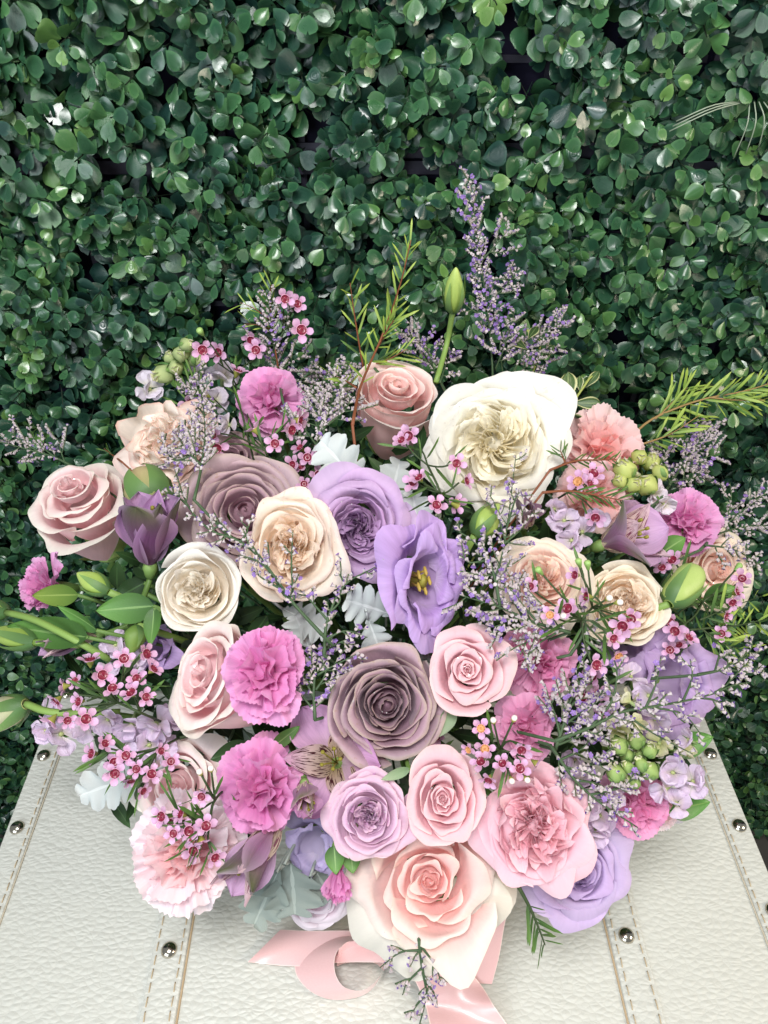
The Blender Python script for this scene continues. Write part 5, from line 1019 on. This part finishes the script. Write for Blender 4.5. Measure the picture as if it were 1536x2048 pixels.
# ------------------------------------------------------------------ leaves
dusty('silver dusty miller leaf left of the salmon pink rose', (735, 985), (640, 880), 96, (.0, -.012), seed=1)
dusty('silver dusty miller leaf right of the lavender rose behind the waxflowers', (770, 1050), (800, 920), 78, (.015, .005), seed=2)
dusty('small silver dusty miller leaf between lavender rose and white rose', (842, 1085), (825, 985), 72, (.0, -.008), seed=3)
dusty('silver dusty miller leaf below the lavender rose at the centre', (785, 1230), (690, 1200), 84, (.0, -.018), seed=4, bend=.7)
dusty('silver dusty miller leaf curling down above the antique mauve rose', (735, 1235), (765, 1318), 62, (-.005, .005), seed=5, bend=.8)
dusty('pale dusty miller leaf under the cream garden rose', (560, 1215), (655, 1265), 80, (.02, .0), seed=6)
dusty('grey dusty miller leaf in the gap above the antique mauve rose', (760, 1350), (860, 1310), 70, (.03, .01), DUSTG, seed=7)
dusty('grey dusty miller leaf resting on the white leather at the left', (300, 1545), (158, 1592), 92, (.02, .012), DUST, seed=8)
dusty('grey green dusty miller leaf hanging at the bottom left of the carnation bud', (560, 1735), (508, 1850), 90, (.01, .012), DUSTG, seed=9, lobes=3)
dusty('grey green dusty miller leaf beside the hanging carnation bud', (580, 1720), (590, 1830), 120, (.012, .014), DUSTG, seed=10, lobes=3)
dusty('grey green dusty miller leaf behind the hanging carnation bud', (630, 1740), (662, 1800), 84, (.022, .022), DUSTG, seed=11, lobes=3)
dusty('pale dusty miller leaf under the pale pink rose at bottom left', (620, 1300), (590, 1230), 70, (.02, .01), DUST, seed=12)
leaf('broad green lisianthus leaf at left below the big pale pink rose', (310, 1212), (190, 1222), 62, (-.004, -.01), seed=1)
leaf('green leaf pointing down from the stem left of the ivory rose', (308, 1215), (300, 1292), 36, (-.005, -.01), seed=2)
leaf('long green leaf lying across the stems at the far left', (178, 1275), (10, 1252), 62, (-.006, -.012), seed=3, roll=.3)
leaf('narrow green leaf folded downward between the buds at far left', (195, 1262), (112, 1212), 34, (-.008, -.012), seed=4, roll=-.5)
leaf('olive green leaf beneath the far left magenta carnation', (158, 1190), (62, 1192), 44, (.0, -.004), leaf_mat('olive_leaf', '#53702f', '#74893a', .4, midrib='#8fa155', scale=.5), seed=5)
leaf('pale green leaf behind the left green bud', (290, 1165), (225, 1200), 44, (.02, .02), GREEN_DK, seed=6)
leaf('pointed glossy green leaf right of the stock above the leather', (1345, 1500), (1428, 1474), 52, (.005, .0), leaf_mat('glossy_leaf', '#3d6b33', '#5f8f45', .32, midrib='#87a65c', scale=.5), seed=7)
leaf('pointed glossy green leaf below the lilac stock florets', (1338, 1625), (1422, 1604), 46, (.008, .004), leaf_mat('glossy_leaf', '', ''), seed=8)
leaf('green leaf tucked under the right hand magenta carnation', (1318, 1110), (1372, 1075), 46, (.0, -.004), seed=9)
leaf('green leaf under the lime bud at the right', (1405, 1200), (1475, 1175), 44, (.01, .0), seed=10)
leaf('small grey green leaf below the rose pink spray rose', (908, 1415), (876, 1475), 34, (.0, .0), leaf_mat('soft_leaf', '#6d8560', '#8fa182', .5, scale=.5), seed=11)
leaf('slim green leaf between the hidden pale rose and the mauve alstroemeria', (545, 1495), (600, 1452), 28, (.005, .0), seed=12)
leaf('curled grey green leaf above the lilac pink spray rose', (820, 1538), (762, 1560), 22, (-.012, -.018), leaf_mat('soft_leaf', '', ''), seed=13)
leaf('dark green leaf above the hanging carnation bud', (668, 1690), (672, 1750), 40, (.0, -.006), seed=14)
leaf('green leaf right of the hanging carnation bud', (700, 1690), (706, 1748), 42, (.004, -.002), seed=15)
leaf('dark leaf in the gap under the pale peach pink rose', (500, 1490), (420, 1520), 44, (.02, .01), GREEN_DK, seed=16)
VAR = leaf_mat('variegated_leaf', '#3f5a34', '#4f6c3c', .35, rim='#d5d6a0', midrib='#8fa66a', scale=.5)
def leafsprig(label, base, tip, lv, off=-.005, seed=1):
    rng = np.random.default_rng(seed); a, b = at(*base, off), at(*tip, off); root = thing('pittosporum_sprig', label, 'foliage sprig', Matrix.Translation(tuple(a)), 'variegated leaf sprigs')
    mb = MB(); mb.tube(spline([STEM_END - a, np.zeros(3), b - a], 10), .0011, 6); part('stem', mb.mesh('stem', plain('yellow_green_stem', '#a3ae5e', .5)), root)
    for p, q, w in lv:
        s, e = at(*p, off - .002), at(*q, off - .006); L = np.linalg.norm(e - s)
        P, C = blade(1, w * mpp(*q, off) / L, 9, 12, 'obovate', bend=.3, cup=.15, ruff=.02, rnd=rng.random()); part('leaf', MB().grid(P, C).mesh('leaf', VAR), root, frame(s - a, e - s, -FWD + rng.normal(0, .25, 3)) @ Matrix.Scale(L, 4))
leafsprig('variegated cream edged leaf sprig right of the white rose', (1135, 822), (1188, 752), [((1138, 808), (1132, 745), 38), ((1142, 805), (1202, 808), 26), ((1160, 785), (1158, 752), 16), ((1168, 778), (1198, 742), 18), ((1140, 820), (1138, 850), 12)], seed=1)
leafsprig('pale variegated leaf sprig behind the limonium at the upper right', (1060, 760), (1055, 660), [((1056, 700), (1020, 672), 20), ((1055, 680), (1075, 648), 20), ((1080, 720), (1112, 690), 18)], .0, 2)

# ------------------------------------------------------------------ dark greenery filling the bouquet between the flower heads
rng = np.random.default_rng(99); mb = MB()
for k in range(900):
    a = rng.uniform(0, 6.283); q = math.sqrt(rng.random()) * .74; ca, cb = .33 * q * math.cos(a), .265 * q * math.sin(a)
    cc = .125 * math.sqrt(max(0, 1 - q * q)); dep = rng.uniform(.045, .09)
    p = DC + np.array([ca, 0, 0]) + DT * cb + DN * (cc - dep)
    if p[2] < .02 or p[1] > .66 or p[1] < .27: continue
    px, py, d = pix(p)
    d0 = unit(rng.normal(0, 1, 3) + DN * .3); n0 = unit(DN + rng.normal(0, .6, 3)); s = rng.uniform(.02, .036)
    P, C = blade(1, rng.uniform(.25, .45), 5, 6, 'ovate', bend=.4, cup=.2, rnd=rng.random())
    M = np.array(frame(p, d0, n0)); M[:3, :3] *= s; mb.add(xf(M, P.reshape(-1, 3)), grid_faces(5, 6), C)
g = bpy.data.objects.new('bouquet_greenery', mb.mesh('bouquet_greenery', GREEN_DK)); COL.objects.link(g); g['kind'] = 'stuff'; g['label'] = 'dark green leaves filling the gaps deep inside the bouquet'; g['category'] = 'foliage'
